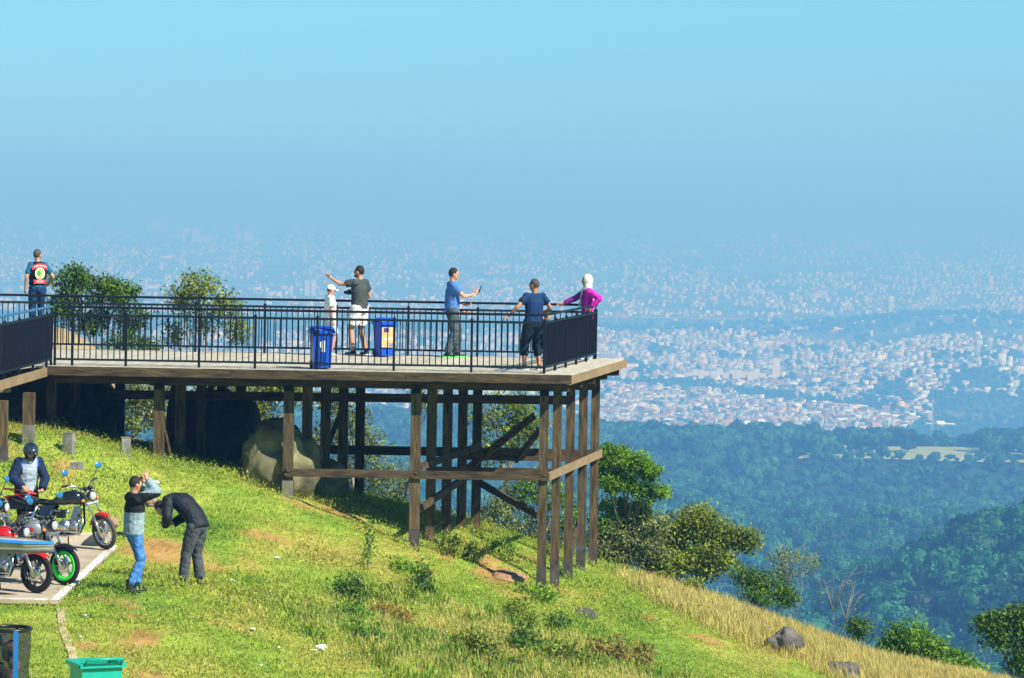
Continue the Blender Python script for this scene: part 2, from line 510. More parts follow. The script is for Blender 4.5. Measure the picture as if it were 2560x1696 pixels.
def grid_mesh(name, xs, ys, zf, mats, smooth=True):
    Xg, Yg = np.meshgrid(xs, ys)
    Z = zf(Xg, Yg)
    V = np.stack([Xg, Yg, Z], -1).reshape(-1, 3)
    nx, ny = len(xs), len(ys)
    i = np.arange(nx - 1)[None] + np.arange(ny - 1)[:, None] * nx
    Fq = np.stack([i, i + 1, i + nx + 1, i + nx], -1).reshape(-1, 4)
    return np_mesh(name, V, Fq, mats, smooth), Xg, Yg

xs = np.concatenate([np.linspace(-30, -11, 40), np.arange(-10.9, 11, 0.14), np.linspace(11.2, 30, 40)])
ys = np.concatenate([np.linspace(20, 44, 40), np.arange(44.3, 83, 0.17), np.linspace(83.5, 112, 30)])
me, Xg, Yg = grid_mesh('hillside', xs, ys, ground, grass_nodes('ground_grass_and_earth', False))
a = me.attributes.new('dirt', 'FLOAT', 'POINT'); a.data.foreach_set('value', dirt(Xg, Yg).astype(np.float32).ravel())
tag(link('hillside', me), kind='structure')

# ---- parking ground, its painted edge and kerb, the worn footpath line
concrete = mat('weathered_concrete', (0.40, 0.335, 0.25), 0.9, var=0.16, scale=1.6, bump=0.25, bscale=30, coord='World')
kerb_m = mat('pale_kerb_concrete', (0.60, 0.53, 0.42), 0.9, var=0.12, scale=3, bump=0.2, bscale=25, coord='World')
white_paint = mat('worn_white_paint', (0.40, 0.36, 0.28), 0.8, col2=(0.85, 0.83, 0.78), scale=3.2, coord='World')
mb = MB()
mb.box((-13.24, 57.5, -2.60), (13.5, 8.0, 0.06))
tag(mb.build('parking_pavement', concrete), kind='structure')
mb = MB()
mb.box((-6.53, 57.5, -2.566), (0.12, 7.9, 0.008)); mb.box((-10.5, 53.57, -2.566), (7.7, 0.12, 0.008))
tag(mb.build('painted_edge_line', white_paint), kind='structure')
kerb = thing('kerb', 'pale concrete kerb blocks along the back of the parking pavement', 'kerb', (-6.6, 61.65, -2.57))
for k in range(9):
    x0 = -6.6 - k * 1.0
    m2 = MB(); m2.bar((x0 - 0.985, 61.66, -2.49), (x0, 61.66, -2.49), 0.26, 0.19, w1=0.26)
    m2.build('kerb_block', kerb_m, kerb, world=True)
# worn path strip from the corner of the pavement down to the green bin
pts = [unp(150, 1512, 53.4), unp(156, 1570, 51.2), unp(172, 1620, 49.2), unp(192, 1665, 47.6), unp(205, 1700, 46.4)]
V, Fq = [], []
path = []
for i in range(len(pts) - 1):
    for t in np.linspace(0, 1, 9)[:-1]: path.append(pts[i].lerp(pts[i + 1], t))
path.append(pts[-1])
for p in path:
    w = 0.055 + 0.02 * mnoise.noise(p * 3)
    for s in (-1, -0.33, 0.33, 1):
        V.append((p.x + s * w, p.y, gz(p.x + s * w, p.y) + 0.022))
for i in range(len(path) - 1):
    for j in range(3): Fq.append((i * 4 + j, i * 4 + j + 1, i * 4 + j + 5, i * 4 + j + 4))
PATH = np.array([(p.x, p.y) for p in path])
tag(link('drain_edge_strip', np_mesh('drain_edge_strip', V, Fq, mat('earthy_edge', (0.46, 0.36, 0.22), 0.95, var=0.2, scale=4, coord='World'))), kind='structure')
# ------------------------------------------------------------------ the far country: wooded hills, plain, town
PLAIN = -300.0
def far_ground(X, Y):
    X = np.asarray(X, float); Y = np.asarray(Y, float)
    z = np.interp(Y, [100, 112, 170, 300, 600, 1000, 1500, 2100, 2400, 2700, 3300, 3900, 4200], [-24, -36, -80, -120, -158, -160, -156, -162, -166, -215, -285, -299, -300])
    und = (fbm(X / 230.0 + 7, Y / 330.0, 41, 3) - 0.5) * 85 * np.clip((Y - 300) / 500, 0, 1) * np.clip((3000 - Y) / 900, 0, 1)
    flat = np.exp(-((Y - 2330) / 240.0) ** 2) * np.clip((X - 120) / 60, 0, 1)
    und = und * (1 - flat)
    # wooded spur coming in from the right
    spur = np.clip((X - 60 + (Y - 1000) * 0.02) / 90.0, 0, 1.0) * np.exp(-((Y - 1020 - (X - 140) * 0.8) / 190.0) ** 2)
    z = z + und * (1 - 0.75 * np.clip(spur, 0, 1)) + spur * 56
    # low ravine running down to the left of the spur
    rav = np.exp(-((X - 60 - (Y - 1250) * 0.12) / 40.0) ** 2) * np.clip((Y - 900) / 300, 0, 1) * np.clip((1900 - Y) / 400, 0, 1)
    z = z - rav * 22
    z = z - 0.13 * np.clip(X - 110, 0, 260) * np.clip((Y - 1300) / 400, 0, 1) * np.clip((2245 - Y) / 60, 0, 1)
    far = np.clip((Y - 3900) / 300, 0, 1)
    hills = 34 * np.exp(-((X - 720) / 230) ** 2 - ((Y - 5900) / 650) ** 2) + 12 * np.exp(-((X - 470) / 130) ** 2 - ((Y - 5300) / 450) ** 2)
    hills = hills + 6 * np.exp(-((X - 300) / 160) ** 2 - ((Y - 5100) / 350) ** 2) + 40 * np.exp(-((X - 900) / 300) ** 2 - ((Y - 7300) / 500) ** 2)
    hills = hills + (fbm(X / 900, Y / 1500, 77, 3) - .5) * 36 * np.clip((Y - 4500) / 1500, 0, 1) * np.clip((60000 - Y) / 20000, 0, 1)
    return z * (1 - far) + (PLAIN + hills) * far
def on_plain(u, v):
    d = CAM_R @ Vector(((u - 1280.0) / F_PX, -(v - 848.0) / F_PX, -1.0))
    if d.z > -0.003: return None
    t = (PLAIN - CAM_Z) / d.z
    p = Vector((d.x * t, d.y * t, 0))
    for _ in range(4):
        z = float(far_ground(np.array([p.x]), np.array([p.y]))[0]); t = (z - CAM_Z) / d.z; p = Vector((d.x * t, d.y * t, z))
    return p

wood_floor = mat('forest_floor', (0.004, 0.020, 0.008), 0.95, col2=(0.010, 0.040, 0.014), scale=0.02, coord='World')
def far_mat():
    m, n, l, b = _nodes('valley_floor_green_and_streets')
    g = n.new('ShaderNodeNewGeometry')
    ns = n.new('ShaderNodeTexNoise'); ns.inputs['Scale'].default_value = 0.0035; ns.inputs['Detail'].default_value = 8
    l.new(g.outputs['Position'], ns.inputs['Vector'])
    r = n.new('ShaderNodeValToRGB'); e = r.color_ramp.elements
    e[0].position = 0.38; e[0].color = (0.03, 0.055, 0.02, 1); e[1].position = 0.62; e[1].color = (0.15, 0.16, 0.14, 1)
    l.new(ns.outputs['Fac'], r.inputs[0]); l.new(r.outputs[0], b.inputs['Base Color'])
    b.inputs['Roughness'].default_value = 0.95
    return m
ys = np.concatenate([np.arange(104, 900, 26), np.arange(900, 2600, 14), np.arange(2600, 4300, 50)])
def fan(name, ys, nx, half, m, zf=far_ground):
    t = np.linspace(-1, 1, nx)
    Yg = np.repeat(ys[:, None], nx, 1); Xg = Yg * half * t[None] + 0 * Yg
    V = np.stack([Xg, Yg, zf(Xg, Yg)], -1).reshape(-1, 3)
    i = np.arange(nx - 1)[None] + np.arange(len(ys) - 1)[:, None] * nx
    Fq = np.stack([i, i + 1, i + nx + 1, i + nx], -1).reshape(-1, 4)
    return tag(link(name, np_mesh(name, V, Fq, m, True)), kind='structure')
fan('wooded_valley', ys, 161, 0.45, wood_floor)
fan('plain', np.concatenate([np.arange(4300, 9000, 80), np.arange(9000, 20000, 400), np.geomspace(20000, 420000, 40)]), 121, 0.45, far_mat())

# ---- forest: crowns made of many small leaf clumps
def crown_mesh(name, seed, m, rad=5.0, nlobe=9, nq=900, q=0.42, squash=0.85):
    rs = np.random.RandomState(seed)
    V, Fq, tone = [], [], []
    lob = [(0, 0, rad * 0.25, rad * 0.62)]
    for k in range(nlobe):
        a = rs.uniform(0, 6.28); r = rad * rs.uniform(0.35, 0.62)
        lob.append((r * math.cos(a), r * math.sin(a), rad * rs.uniform(-0.25, 0.5), rad * rs.uniform(0.28, 0.5)))
    # inner bodies so that the crown is not see-through everywhere
    for (x, y, z, r) in lob:
        o = len(V)
        for i in range(5):
            ph = math.pi * i / 4
            for j in range(7):
                t = 6.283 * j / 7
                rr = r * 0.90 * rs.uniform(0.88, 1.08)
                V.append((x + rr * math.sin(ph) * math.cos(t), y + rr * math.sin(ph) * math.sin(t), z + squash * rr * math.cos(ph)))
        for i in range(4):
            for j in range(7):
                Fq.append((o + i * 7 + j, o + (i + 1) * 7 + j, o + (i + 1) * 7 + (j + 1) % 7, o + i * 7 + (j + 1) % 7)); tone.append(0.36)
    for k in range(nq):
        x, y, z, r = lob[rs.randint(len(lob))]
        d = rs.normal(size=3); d /= np.linalg.norm(d)
        if d[2] < -0.5: d[2] *= -1
        c = np.array([x, y, z]) + d * r * rs.uniform(0.86, 1.06) * np.array([1, 1, squash])
        nrm = d + rs.normal(size=3) * 0.45; nrm /= np.linalg.norm(nrm)
        a = np.cross(nrm, rs.normal(size=3)); a /= np.linalg.norm(a); b2 = np.cross(nrm, a)
        s = q * rs.uniform(0.6, 1.3)
        o = len(V)
        for p in (-a - b2 * .6, a * .7 - b2, a + b2 * .8, -a * .6 + b2): V.append(tuple(c + p * s * 0.6))
        Fq.append((o, o + 1, o + 2, o + 3)); tone.append(rs.uniform(0.25, 0.75))
    return np_mesh(name, V, Fq, m, False, tone=tone)
fl1 = leaf_mat('far_forest_leaves', (0.002, 0.026, 0.012), (0.022, 0.150, 0.040), 0.15, 0.045, 0.30)
fl2 = leaf_mat('far_forest_leaves_olive', (0.003, 0.034, 0.014), (0.040, 0.190, 0.050), 0.15, 0.06, 0.30)
protos = [crown_mesh('forest_crown', 100 + i, fl1 if i % 3 else fl2, 5.0, 7 + i % 4) for i in range(8)]
rs = np.random.RandomState(5)
pts, scl = [], []
N = 19000
Y = np.sqrt(rs.uniform(560 ** 2, 2750 ** 2, N)); X = Y * rs.uniform(-0.155, 0.165, N)
# a field clearing beyond the crest of the wood
in_field = ((np.abs(X - 262) < 62) & (np.abs(Y - 2350) < 92) & (fbm(X / 25, Y / 50, 15, 2) > .36))
dens = fbm(X / 60, Y / 60, 3, 3)
keep = (~in_field) & (dens > 0.30)
X, Y = X[keep], Y[keep]
S = rs.uniform(0.7, 1.75, len(X)) * (0.85 + 0.4 * fbm(X / 90, Y / 90, 8, 2))
S = S * np.where((X > 150) & (Y > 2080) & (Y < 2270), .5, 1.0)
Z = far_ground(X, Y) + 5.5 * S
# wooded right-hand side of the plain, and the wooded hills in it
N2 = 13000
Y2 = np.sqrt(rs.uniform(2600 ** 2, 7600 ** 2, N2)); X2 = Y2 * rs.uniform(-0.15, 0.16, N2)
u2 = 1280 + F_PX * X2 / Y2
z2 = far_ground(X2, Y2)
v2 = 848 - F_PX * np.tan(np.arctan2(z2 - CAM_Z, Y2) + PITCH) + (u2 - 1280) * math.tan(ROLL)
def town_cover(u, v):
    """0..1: how built-up the plain is, over the photograph's own lie of the land."""
    u = np.asarray(u, float) / 1.0815; v = np.asarray(v, float) / 1.0815
    n = fbm(u / 70.0, v / 16.0, 91, 3)
    low = np.interp(u, [0, 1380, 1550, 1900, 2060, 2130, 2140, 2367], [1040, 1030, 1020, 1030, 1012, 985, 900, 860])
    top = np.interp(u, [0, 1380, 1600, 1750, 1900, 2110, 2140], [885, 893, 902, 922, 935, 962, 990])
    near = np.clip((v - top) / 8, 0, 1) * np.clip((low - v) / 8, 0, 1) * (u < 2135)
    strip = 0 * np.clip((top - v) / 5, 0, 1) * np.clip((v - (top - 30)) / 5, 0, 1)
    mid = np.clip((v - 766) / 10, 0, 1) * np.clip((top - 12 - v) / 6, 0, 1) * np.clip((n - 0.24) * 3.5, 0, .9)
    mid = mid * (1 - np.exp(-((u - 2270) / 110) ** 2 - ((v - 872) / 38) ** 2) * 1.0)
    mid = mid * (1 - np.clip(np.exp(-((u - 2060) / 70) ** 2 - ((v - 905) / 30) ** 2) * 1.3, 0, 1))
    mid = mid * np.clip((2380 - u - (v - 800) * 3) / 60, 0, 1) if False else mid
    far = np.clip((735 - v) / 8, 0, 1) * np.clip((n - 0.30) * 2.2, 0, .55) * 0.75
    gap = np.clip((v - 735) / 4, 0, 1) * np.clip((766 - v) / 4, 0, 1) * 0.04
    return np.clip(near * np.clip(0.66 + 1.2 * (n - 0.48), .2, .9) + mid * 0.8 + far + gap, 0, 1)
tc2 = town_cover(u2, v2)
k2 = rs.uniform(0, 1, N2) > tc2 * 1.25 + 0.35 * (Y2 > 5300)
k2 &= Y2 > 2640
X = np.concatenate([X, X2[k2]]); Y = np.concatenate([Y, Y2[k2]])
S2 = rs.uniform(0.6, 1.3, k2.sum()) * np.interp(Y2[k2], [2600, 4000, 5000, 7600], [1.0, 0.9, 1.1, 1.5]); S = np.concatenate([S, S2]); Z = np.concatenate([Z, z2[k2] + 4.5 * S2])
# the tree belts around and inside the nearest town quarter
u3 = rs.uniform(1380, 2600, 5200); v3 = rs.uniform(925, 1115, 5200); k3 = rs.uniform(0, 1, 5200) > town_cover(u3, v3) * 1.05
u3, v3 = u3[k3], v3[k3]
r3 = np.stack([(u3 - 1280) / F_PX, -(v3 - 848) / F_PX, -np.ones(len(u3))], -1) @ np.array(CAM_R).T; z3 = np.full(len(u3), PLAIN)
for _ in range(4):
    b3 = r3 * ((z3 - CAM_Z) / r3[:, 2])[:, None]; z3 = far_ground(b3[:, 0], b3[:, 1])
S3 = rs.uniform(0.5, 1.0, len(u3)); X = np.concatenate([X, b3[:, 0]]); Y = np.concatenate([Y, b3[:, 1]]); Z = np.concatenate([Z, z3 + 4 * S3]); S = np.concatenate([S, S3])
n = len(X)
rot = np.stack([np.zeros(n), np.zeros(n), rs.uniform(0, 6.28, n)], -1)
sc3 = np.stack([S * rs.uniform(.85, 1.15, n), S * rs.uniform(.85, 1.15, n), S * rs.uniform(.8, 1.3, n)], -1)
scatter('far_forest', np.stack([X, Y, Z], -1), rot, sc3, rs.randint(0, 8, n), protos, 'hazy blue green forest covering the hills below the viewpoint')
field_m = mat('pale_pasture', (0.20, 0.26, 0.07), 0.9, col2=(0.34, 0.36, 0.13), scale=0.02, coord='World')
xs = np.linspace(175, 355, 30); ysf = np.linspace(2255, 2465, 30)
me, _, _ = grid_mesh('pasture', xs, ysf, lambda a, b: far_ground(a, b) + 1.5, field_m)
tag(link('pasture', me), kind='structure')
# ------------------------------------------------------------------ the town on the plain
rs = np.random.RandomState(11)
PAL_W = [(0.60, 0.68, 0.70), (0.62, 0.66, 0.56), (0.42, 0.47, 0.50), (0.26, 0.27, 0.26), (0.36, 0.25, 0.18), (0.62, 0.50, 0.18), (0.34, 0.47, 0.52), (0.48, 0.40, 0.36)]
PAL_R = [(0.22, 0.10, 0.07), (0.30, 0.17, 0.11), (0.20, 0.21, 0.21), (0.50, 0.56, 0.57), (0.13, 0.13, 0.13), (0.28, 0.22, 0.18)]
def palette_mat(name, pal):
    m, n, l, b = _nodes(name)
    at = n.new('ShaderNodeAttribute'); at.attribute_name = 'tone'
    r = n.new('ShaderNodeValToRGB'); r.color_ramp.interpolation = 'CONSTANT'; e = r.color_ramp.elements
    while len(e) < len(pal): e.new(0.5)
    for k, c in enumerate(pal): e[k].position = k / len(pal); e[k].color = (*c, 1)
    l.new(at.outputs['Fac'], r.inputs[0]); l.new(r.outputs[0], b.inputs['Base Color'])
    b.inputs['Roughness'].default_value = 0.9
    return m
pm = palette_mat('town_walls_and_roofs', PAL_W + PAL_R)
npal = len(PAL_W) + len(PAL_R)
def town_block(P, W, D, H, RH, A):
    """Many houses as one triangle mesh: P base points, sizes, roof heights, yaw."""
    n = len(P)
    cx = np.array([-1, 1, 1, -1, -1, 1, 1, -1, -1, 1]) * .5; cy = np.array([-1, -1, 1, 1, -1, -1, 1, 1, 0, 0]) * .5
    cz = np.array([-1., -1, -1, -1, 1, 1, 1, 1, 1, 1])
    lx = cx[None] * W[:, None]; ly = cy[None] * D[:, None]
    zz = np.where(cz[None] < 0, -4.0, H[:, None] + np.where(np.arange(10)[None] >= 8, RH[:, None], 0))
    ca, sa = np.cos(A)[:, None], np.sin(A)[:, None]
    V = np.stack([P[:, :1] + lx * ca - ly * sa, P[:, 1:2] + lx * sa + ly * ca, P[:, 2:3] + zz], -1)
    T = np.array([(0, 1, 5), (0, 5, 4), (1, 2, 6), (1, 6, 5), (2, 3, 7), (2, 7, 6), (3, 0, 4), (3, 4, 7),
                  (4, 5, 9), (4, 9, 8), (6, 7, 8), (6, 8, 9), (5, 6, 9), (7, 4, 8)])
    Fq = T[None] + (np.arange(n) * 10)[:, None, None]
    wt = (rs.choice(len(PAL_W), n, p=[.11, .13, .21, .18, .11, .06, .13, .07]) + .5) / npal
    rt = (rs.choice(len(PAL_R), n, p=[.22, .22, .20, .10, .11, .15]) + len(PAL_W) + .5) / npal
    tone = np.repeat(wt[:, None], 14, 1); tone[:, 8:12] = rt[:, None]
    return V.reshape(-1, 3), Fq.reshape(-1, 3), tone.ravel()
cand = []
for (u0, u1, v0, v1, num) in ((1490, 2330, 940, 1120, 5200), (0, 1490, 940, 1125, 1500), (1300, 2560, 820, 980, 5200), (0, 1500, 800, 980, 4500),
                              (0, 2560, 690, 830, 13000), (0, 2560, 600, 690, 9000), (0, 2560, 545, 600, 3500)):
    u = rs.uniform(u0, u1, num); v = rs.uniform(v0, v1, num)
    k = rs.uniform(0, 1, num) < town_cover(u, v)
    cand += list(zip(u[k], v[k]))
uu = np.array([c[0] for c in cand]); vv = np.array([c[1] for c in cand])
ray = np.stack([(uu - 1280) / F_PX, -(vv - 848) / F_PX, -np.ones(len(uu))], -1) @ np.array(CAM_R).T
k = ray[:, 2] < -0.003; uu, vv, ray = uu[k], vv[k], ray[k]
zz = np.full(len(uu), PLAIN)
for _ in range(4):
    base = ray * ((zz - CAM_Z) / ray[:, 2])[:, None]; zz = far_ground(base[:, 0], base[:, 1])
base[:, 2] = zz
k = base[:, 1] > 4000; uu, vv, base = uu[k], vv[k], base[k]
n = len(base)
far_s = np.interp(base[:, 1], [4000, 6000, 9000, 15000, 40000], [1.0, 1.0, 1.05, 1.4, 2.6])
W = rs.uniform(4.5, 12, n) * far_s; D = rs.uniform(5, 9, n) * far_s; H = rs.uniform(3, 10, n) * far_s ** 0.8
big = rs.uniform(0, 1, n) < 0.06
W[big] *= rs.uniform(2.0, 4.0, big.sum()); D[big] *= 1.6
tall = (rs.uniform(0, 1, n) < 0.004) & (base[:, 1] > 7000)
H[tall] = rs.uniform(20, 42, tall.sum()); W[tall] = rs.uniform(10, 16, tall.sum()); D[tall] = 14
RH = np.where(rs.uniform(0, 1, n) < 0.6, rs.uniform(0.8, 2.2, n), 0.15)
A = (fbm(base[:, 0] / 300, base[:, 1] / 300, 4, 2) * 3.0) + rs.choice([0, math.pi / 2], n) + rs.uniform(-.12, .12, n)
# the nearest houses that show largest become individuals
vis = (uu > 1500) & (uu < 2300) & (vv > 960) & (~big) & (~tall)
size = (W * H / base[:, 1] ** 2) * vis
order = np.argsort(-size)[:300]
solo = np.zeros(n, bool); solo[order] = True
V, T, tone = town_block(base[~solo], W[~solo], D[~solo], H[~solo], RH[~solo], A[~solo])
tag(link('town_houses', np_mesh('town_houses', V, T, pm, False, tone=tone)), 'mass of pale houses and blocks fading into the haze', kind='stuff')
WN = ['white', 'cream', 'light grey', 'brown', 'brick red', 'ochre', 'grey blue', 'pink']
RN = ['red tile roof', 'orange tile roof', 'grey roof', 'white roof', 'dark roof', 'pale brown roof']
wall_mats = [mat('house_wall_' + WN[i].replace(' ', '_'), [min(.85, c * 1.3) for c in PAL_W[i]], 0.9, var=0.05, scale=0.4) for i in range(len(PAL_W))]
roof_mats = [mat('house_roof_' + RN[i].replace(' ', '_'), [min(.8, c * 1.4) for c in PAL_R[i]], 0.9, var=0.12, scale=0.5) for i in range(len(PAL_R))]
_hm = {}
def house_meshes(wi, ri, flat):
    k = (wi, ri, flat)
    if k not in _hm:
        m1 = MB().box((0, 0, -1.0), (1, 1, 4.0)) if False else MB()
        m1.add([(-.5, -.5, -.5), (.5, -.5, -.5), (.5, .5, -.5), (-.5, .5, -.5), (-.5, -.5, 1), (.5, -.5, 1), (.5, .5, 1), (-.5, .5, 1)],
               [(0, 1, 5, 4), (1, 2, 6, 5), (2, 3, 7, 6), (3, 0, 4, 7), (4, 5, 6, 7)])
        m2 = MB()
        if flat:
            m2.box((0, 0, 1.03), (1.08, 1.08, .06)); m2.box((.2, .15, 1.16), (.3, .3, .2))
        else:
            m2.add([(-.55, -.58, 1.0), (.55, -.58, 1.0), (.55, .58, 1.0), (-.55, .58, 1.0), (-.55, 0, 1.32), (.55, 0, 1.32)],
                   [(0, 1, 5, 4), (2, 3, 4, 5), (1, 2, 5), (3, 0, 4), (0, 3, 2, 1)])
        _hm[k] = (m1.mesh('wall', wall_mats[wi]), m2.mesh('roof', roof_mats[ri]))
    return _hm[k]
for i in order:
    wi = int(rs.choice(len(PAL_W), p=[.26, .22, .10, .07, .11, .10, .05, .09])); ri = int(rs.choice(len(PAL_R), p=[.24, .28, .10, .17, .05, .16])); flat = rs.uniform() < 0.45
    h = thing('house', 'tiny %s house with %s in the nearest quarter of the hazy town' % (WN[wi], RN[ri]), 'house', tuple(base[i]), float(A[i]), 'houses of the nearest town quarter')
    h.scale = (float(W[i]), float(D[i]), float(H[i]))
    a, b = house_meshes(wi, ri, flat)
    link('wall', a, h); link('roof', b, h)

def block(name, label, u, v, w, d, h, wm, rm, group=None, cat='building', rz=0.0):
    p = on_plain(u, v)
    t = thing(name, label, cat, tuple(p), rz, group)
    MB().box((0, 0, h / 2 - 3), (w, d, h + 6)).build('wall', wm, t)
    MB().box((0, 0, h + 0.4), (w * 1.03, d * 1.03, 0.8)).box((0, 0, h + 2.2), (w * .3, d * .4, 2.8)).build('roof', rm, t)
    return t
wwall = mat('apartment_white', (0.82, 0.80, 0.74), 0.9, var=0.05, scale=0.2)
cwall = mat('apartment_cream', (0.78, 0.74, 0.62), 0.9, var=0.05, scale=0.2)
shed_roof = mat('shed_white_roof', (0.86, 0.86, 0.84), 0.7, var=0.04, scale=0.1)
yel = mat('yellow_wall', (0.80, 0.52, 0.08), 0.9, var=0.05, scale=0.3)
for k in range(13):                                       # row of apartment blocks
    uu0 = 1722 + k * 15.4
    block('apartment_block', 'small white apartment block in the long row across the hazy town', uu0, 957 - (k % 2) * 4 + (uu0 - 1722) * .012, 9, 10, 16 + 2 * (k % 3), wwall if k % 3 else cwall, roof_mats[2], 'long row of apartment blocks', 'apartment block')
block('apartment_tower', 'tall cream tower at the right end of the apartment row', 1939, 957, 11, 12, 36, cwall, roof_mats[2], None, 'tower')
for k in range(3): block('apartment_block', 'white apartment block just right of the deck end', 1527 + k * 16, 952, 8, 10, 20, wwall, roof_mats[2], 'white blocks beside the deck end', 'apartment block')
block('yellow_building', 'bright yellow building in the nearest town quarter, left and wider of two', 1668, 1040, 16, 9, 9, yel, roof_mats[5])
block('yellow_building', 'bright yellow building in the nearest town quarter, right and narrower of two', 1688, 1030, 6, 9, 8, yel, roof_mats[5])
block('cream_building', 'cream and pale yellow building left of the bright yellow pair', 1612, 1036, 12, 9, 10, wall_mats[5], roof_mats[3])
block('water_tower', 'slim cream tower rising from the nearest town quarter', 1788, 1008, 5, 5, 18, cwall, roof_mats[3], None, 'tower')
block('warehouse', 'long low white warehouse standing alone at the edge of the wood', 2350, 1070, 34, 20, 5, wwall, shed_roof, None, 'warehouse', 0.1)
block('warehouse', 'small white warehouse beside the pasture', 2135, 1108, 18, 16, 4, cwall, shed_roof, None, 'warehouse')
for k, (u, w) in enumerate(((2090, 18), (2140, 26), (2175, 22), (2210, 30), (2275, 10))):
    block('warehouse', 'bright white shed in the middle distance row, number %s from the left' % ['first', 'second', 'third', 'fourth', 'fifth'][k], u, 833, w * 1.5, 40, 8, wwall, shed_roof, 'bright white sheds in the middle distance', 'warehouse')
block('warehouse', 'long white shed with red end in the town below the middle distance road', 1925, 868, 50, 40, 7, wwall, shed_roof, None, 'warehouse')
for k, u in enumerate((768, 784)):
    block('apartment_tower', 'pale tower of the twin pair left of the boy, %s one' % ('left', 'right')[k], u, 740, 11, 14, 40, cwall, roof_mats[2], 'twin pale towers', 'tower')
block('apartment_tower', 'lone pale tower in the haze at the right of the town', 2331, 763, 14, 14, 46, wall_mats[6], roof_mats[2], None, 'tower')
for k, (u, v, w, h) in enumerate(((468, 605, 40, 60), (490, 605, 30, 60), (512, 606, 60, 30), (605, 604, 50, 36), (622, 604, 40, 44), (588, 575, 36, 40), (378, 572, 40, 40), (400, 570, 40, 46), (1935, 612, 30, 60))):
    block('apartment_tower', 'faint pale tower block fading into the far haze above the town', u, v, w, 30, h, wwall, roof_mats[2], 'faint far tower blocks', 'tower')
# lattice mast
p = on_plain(2330, 1085)
t = thing('radio_mast', 'thin pale radio mast standing in the woods right of the town', 'mast', tuple(p))
mm = mat('mast_steel', (0.62, 0.62, 0.62), 0.5, var=0.05)
for sx, sy in ((-1, -1), (1, -1), (0, 1)):
    MB().tube([(sx * 1.3, sy * 1.3, 0), (sx * .2, sy * .2, 46)], [.22, .12], 5).build('leg', mm, t)
mb = MB()
for k in range(15):
    z = k * 3.0; r = 1.3 - 1.1 * z / 46; r2 = 1.3 - 1.1 * (z + 3) / 46
    for a, b in (((-1, -1), (1, -1)), ((1, -1), (0, 1)), ((0, 1), (-1, -1))):
        mb.bar((a[0] * r, a[1] * r, z), (b[0] * r2, b[1] * r2, z + 3), .12, .12)
mb.build('lattice', mm, t)
# the road embankment across the middle distance
road_m = mat('pale_road', (0.55, 0.53, 0.48), 0.9, var=0.1, scale=0.05, coord='World')
a, b = on_plain(1440, 800), on_plain(1905, 808)
mb = MB(); mb.bar((a.x - 60, a.y, a.z + 7), (b.x, b.y, b.z + 7), 24, 2.2)
rd = thing('viaduct', 'pale road viaduct crossing the plain right of the deck end', 'viaduct', tuple(a))
mb.build('roadway', road_m, rd, world=True)
for k in range(10):
    q = a.lerp(b, k / 9.0); MB().box((q.x, q.y, q.z + 1.5), (4, 10, 9)).build('pier', road_m, rd, world=True)

# ------------------------------------------------------------------ the air
hz = MB(); hz.box((0, 211000, (-345 + 45) / 2), (400000, 424000, 45 + 345))
hm = bpy.data.materials.new('haze'); hm.use_nodes = True
hn = hm.node_tree.nodes; hn.clear()
ho = hn.new('ShaderNodeOutputMaterial'); hv = hn.new('ShaderNodeVolumePrincipled')
hv.inputs['Color'].default_value = (0.150, 0.45, 0.985, 1)
hv.inputs['Density'].default_value = 0.00038
hv.inputs['Absorption Color'].default_value = (0.50, 0.46, 0.0, 1)
hv.inputs['Anisotropy'].default_value = 0.0
hm.node_tree.links.new(hv.outputs[0], ho.inputs['Volume'])
haze = hz.build('haze', hm)
tag(haze, 'blue haze filling the air over the whole valley', kind='stuff')
# ------------------------------------------------------------------ the timber viewing deck
DE = Vector((1.10, 6.0, 0)) / 6.0           # run of the deck's end per metre of depth (skewed a little to the right)
YF, YR, YB = 68.75, 69.2, 75.2              # fascia, front railing, back railing
def dk(x, y, z): return Vector((x + (y - YR) * DE.x, y, z))   # x measured on the front railing line
wood = mat('dark_timber', (0.036, 0.024, 0.010), 0.85, col2=(0.135, 0.096, 0.043), scale=5.0, stretch=(3, 3, 0.45), bump=0.6, bscale=14, per_obj=0.2, detail=8)
wood_h = mat('dark_timber_along', (0.026, 0.018, 0.009), 0.85, col2=(0.098, 0.068, 0.034), scale=5.0, stretch=(0.5, 3, 3), bump=0.6, bscale=14, per_obj=0.18, detail=8)
board = mat('sun_bleached_boards', (0.41, 0.385, 0.31), 0.85, var=0.14, scale=3.0, stretch=(3, .4, 1), bump=0.25, bscale=12, per_obj=0.10)
edge_board = mat('warm_edge_board', (0.23, 0.165, 0.085), 0.85, var=0.16, scale=4.0, stretch=(1, .4, 1), bump=0.3, bscale=20, per_obj=0.12)
tar = mat('tarred_post_foot', (0.035, 0.030, 0.028), 0.8, col2=(0.085, 0.075, 0.068), scale=9, bump=0.3)
foot_c = mat('mossy_concrete_foot', (0.11, 0.11, 0.09), 0.9, col2=(0.20, 0.195, 0.15), scale=6, bump=0.3)
deck = thing('viewing_deck', 'raised timber viewing deck on tall posts jutting over the slope', 'deck', (-3.5, YR, -2.5))
def part(name, mb, m, parent=deck, smooth=False): return mb.build(name, m, parent, smooth, world=True)
# boards run with the end of the deck; each one is a plank of its own
pw = 0.142
k = 0; x = 1.03
while x > -12.2:
    y0 = YF + 0.03 if x > -8.9 else 57.5
    mb = MB(); mb.bar(dk(x, y0, -0.02 + random.Random(k).uniform(-.003, .003)), dk(x, 75.62, -0.02), pw - 0.008, 0.04)
    part('plank', mb, board); x -= pw; k += 1
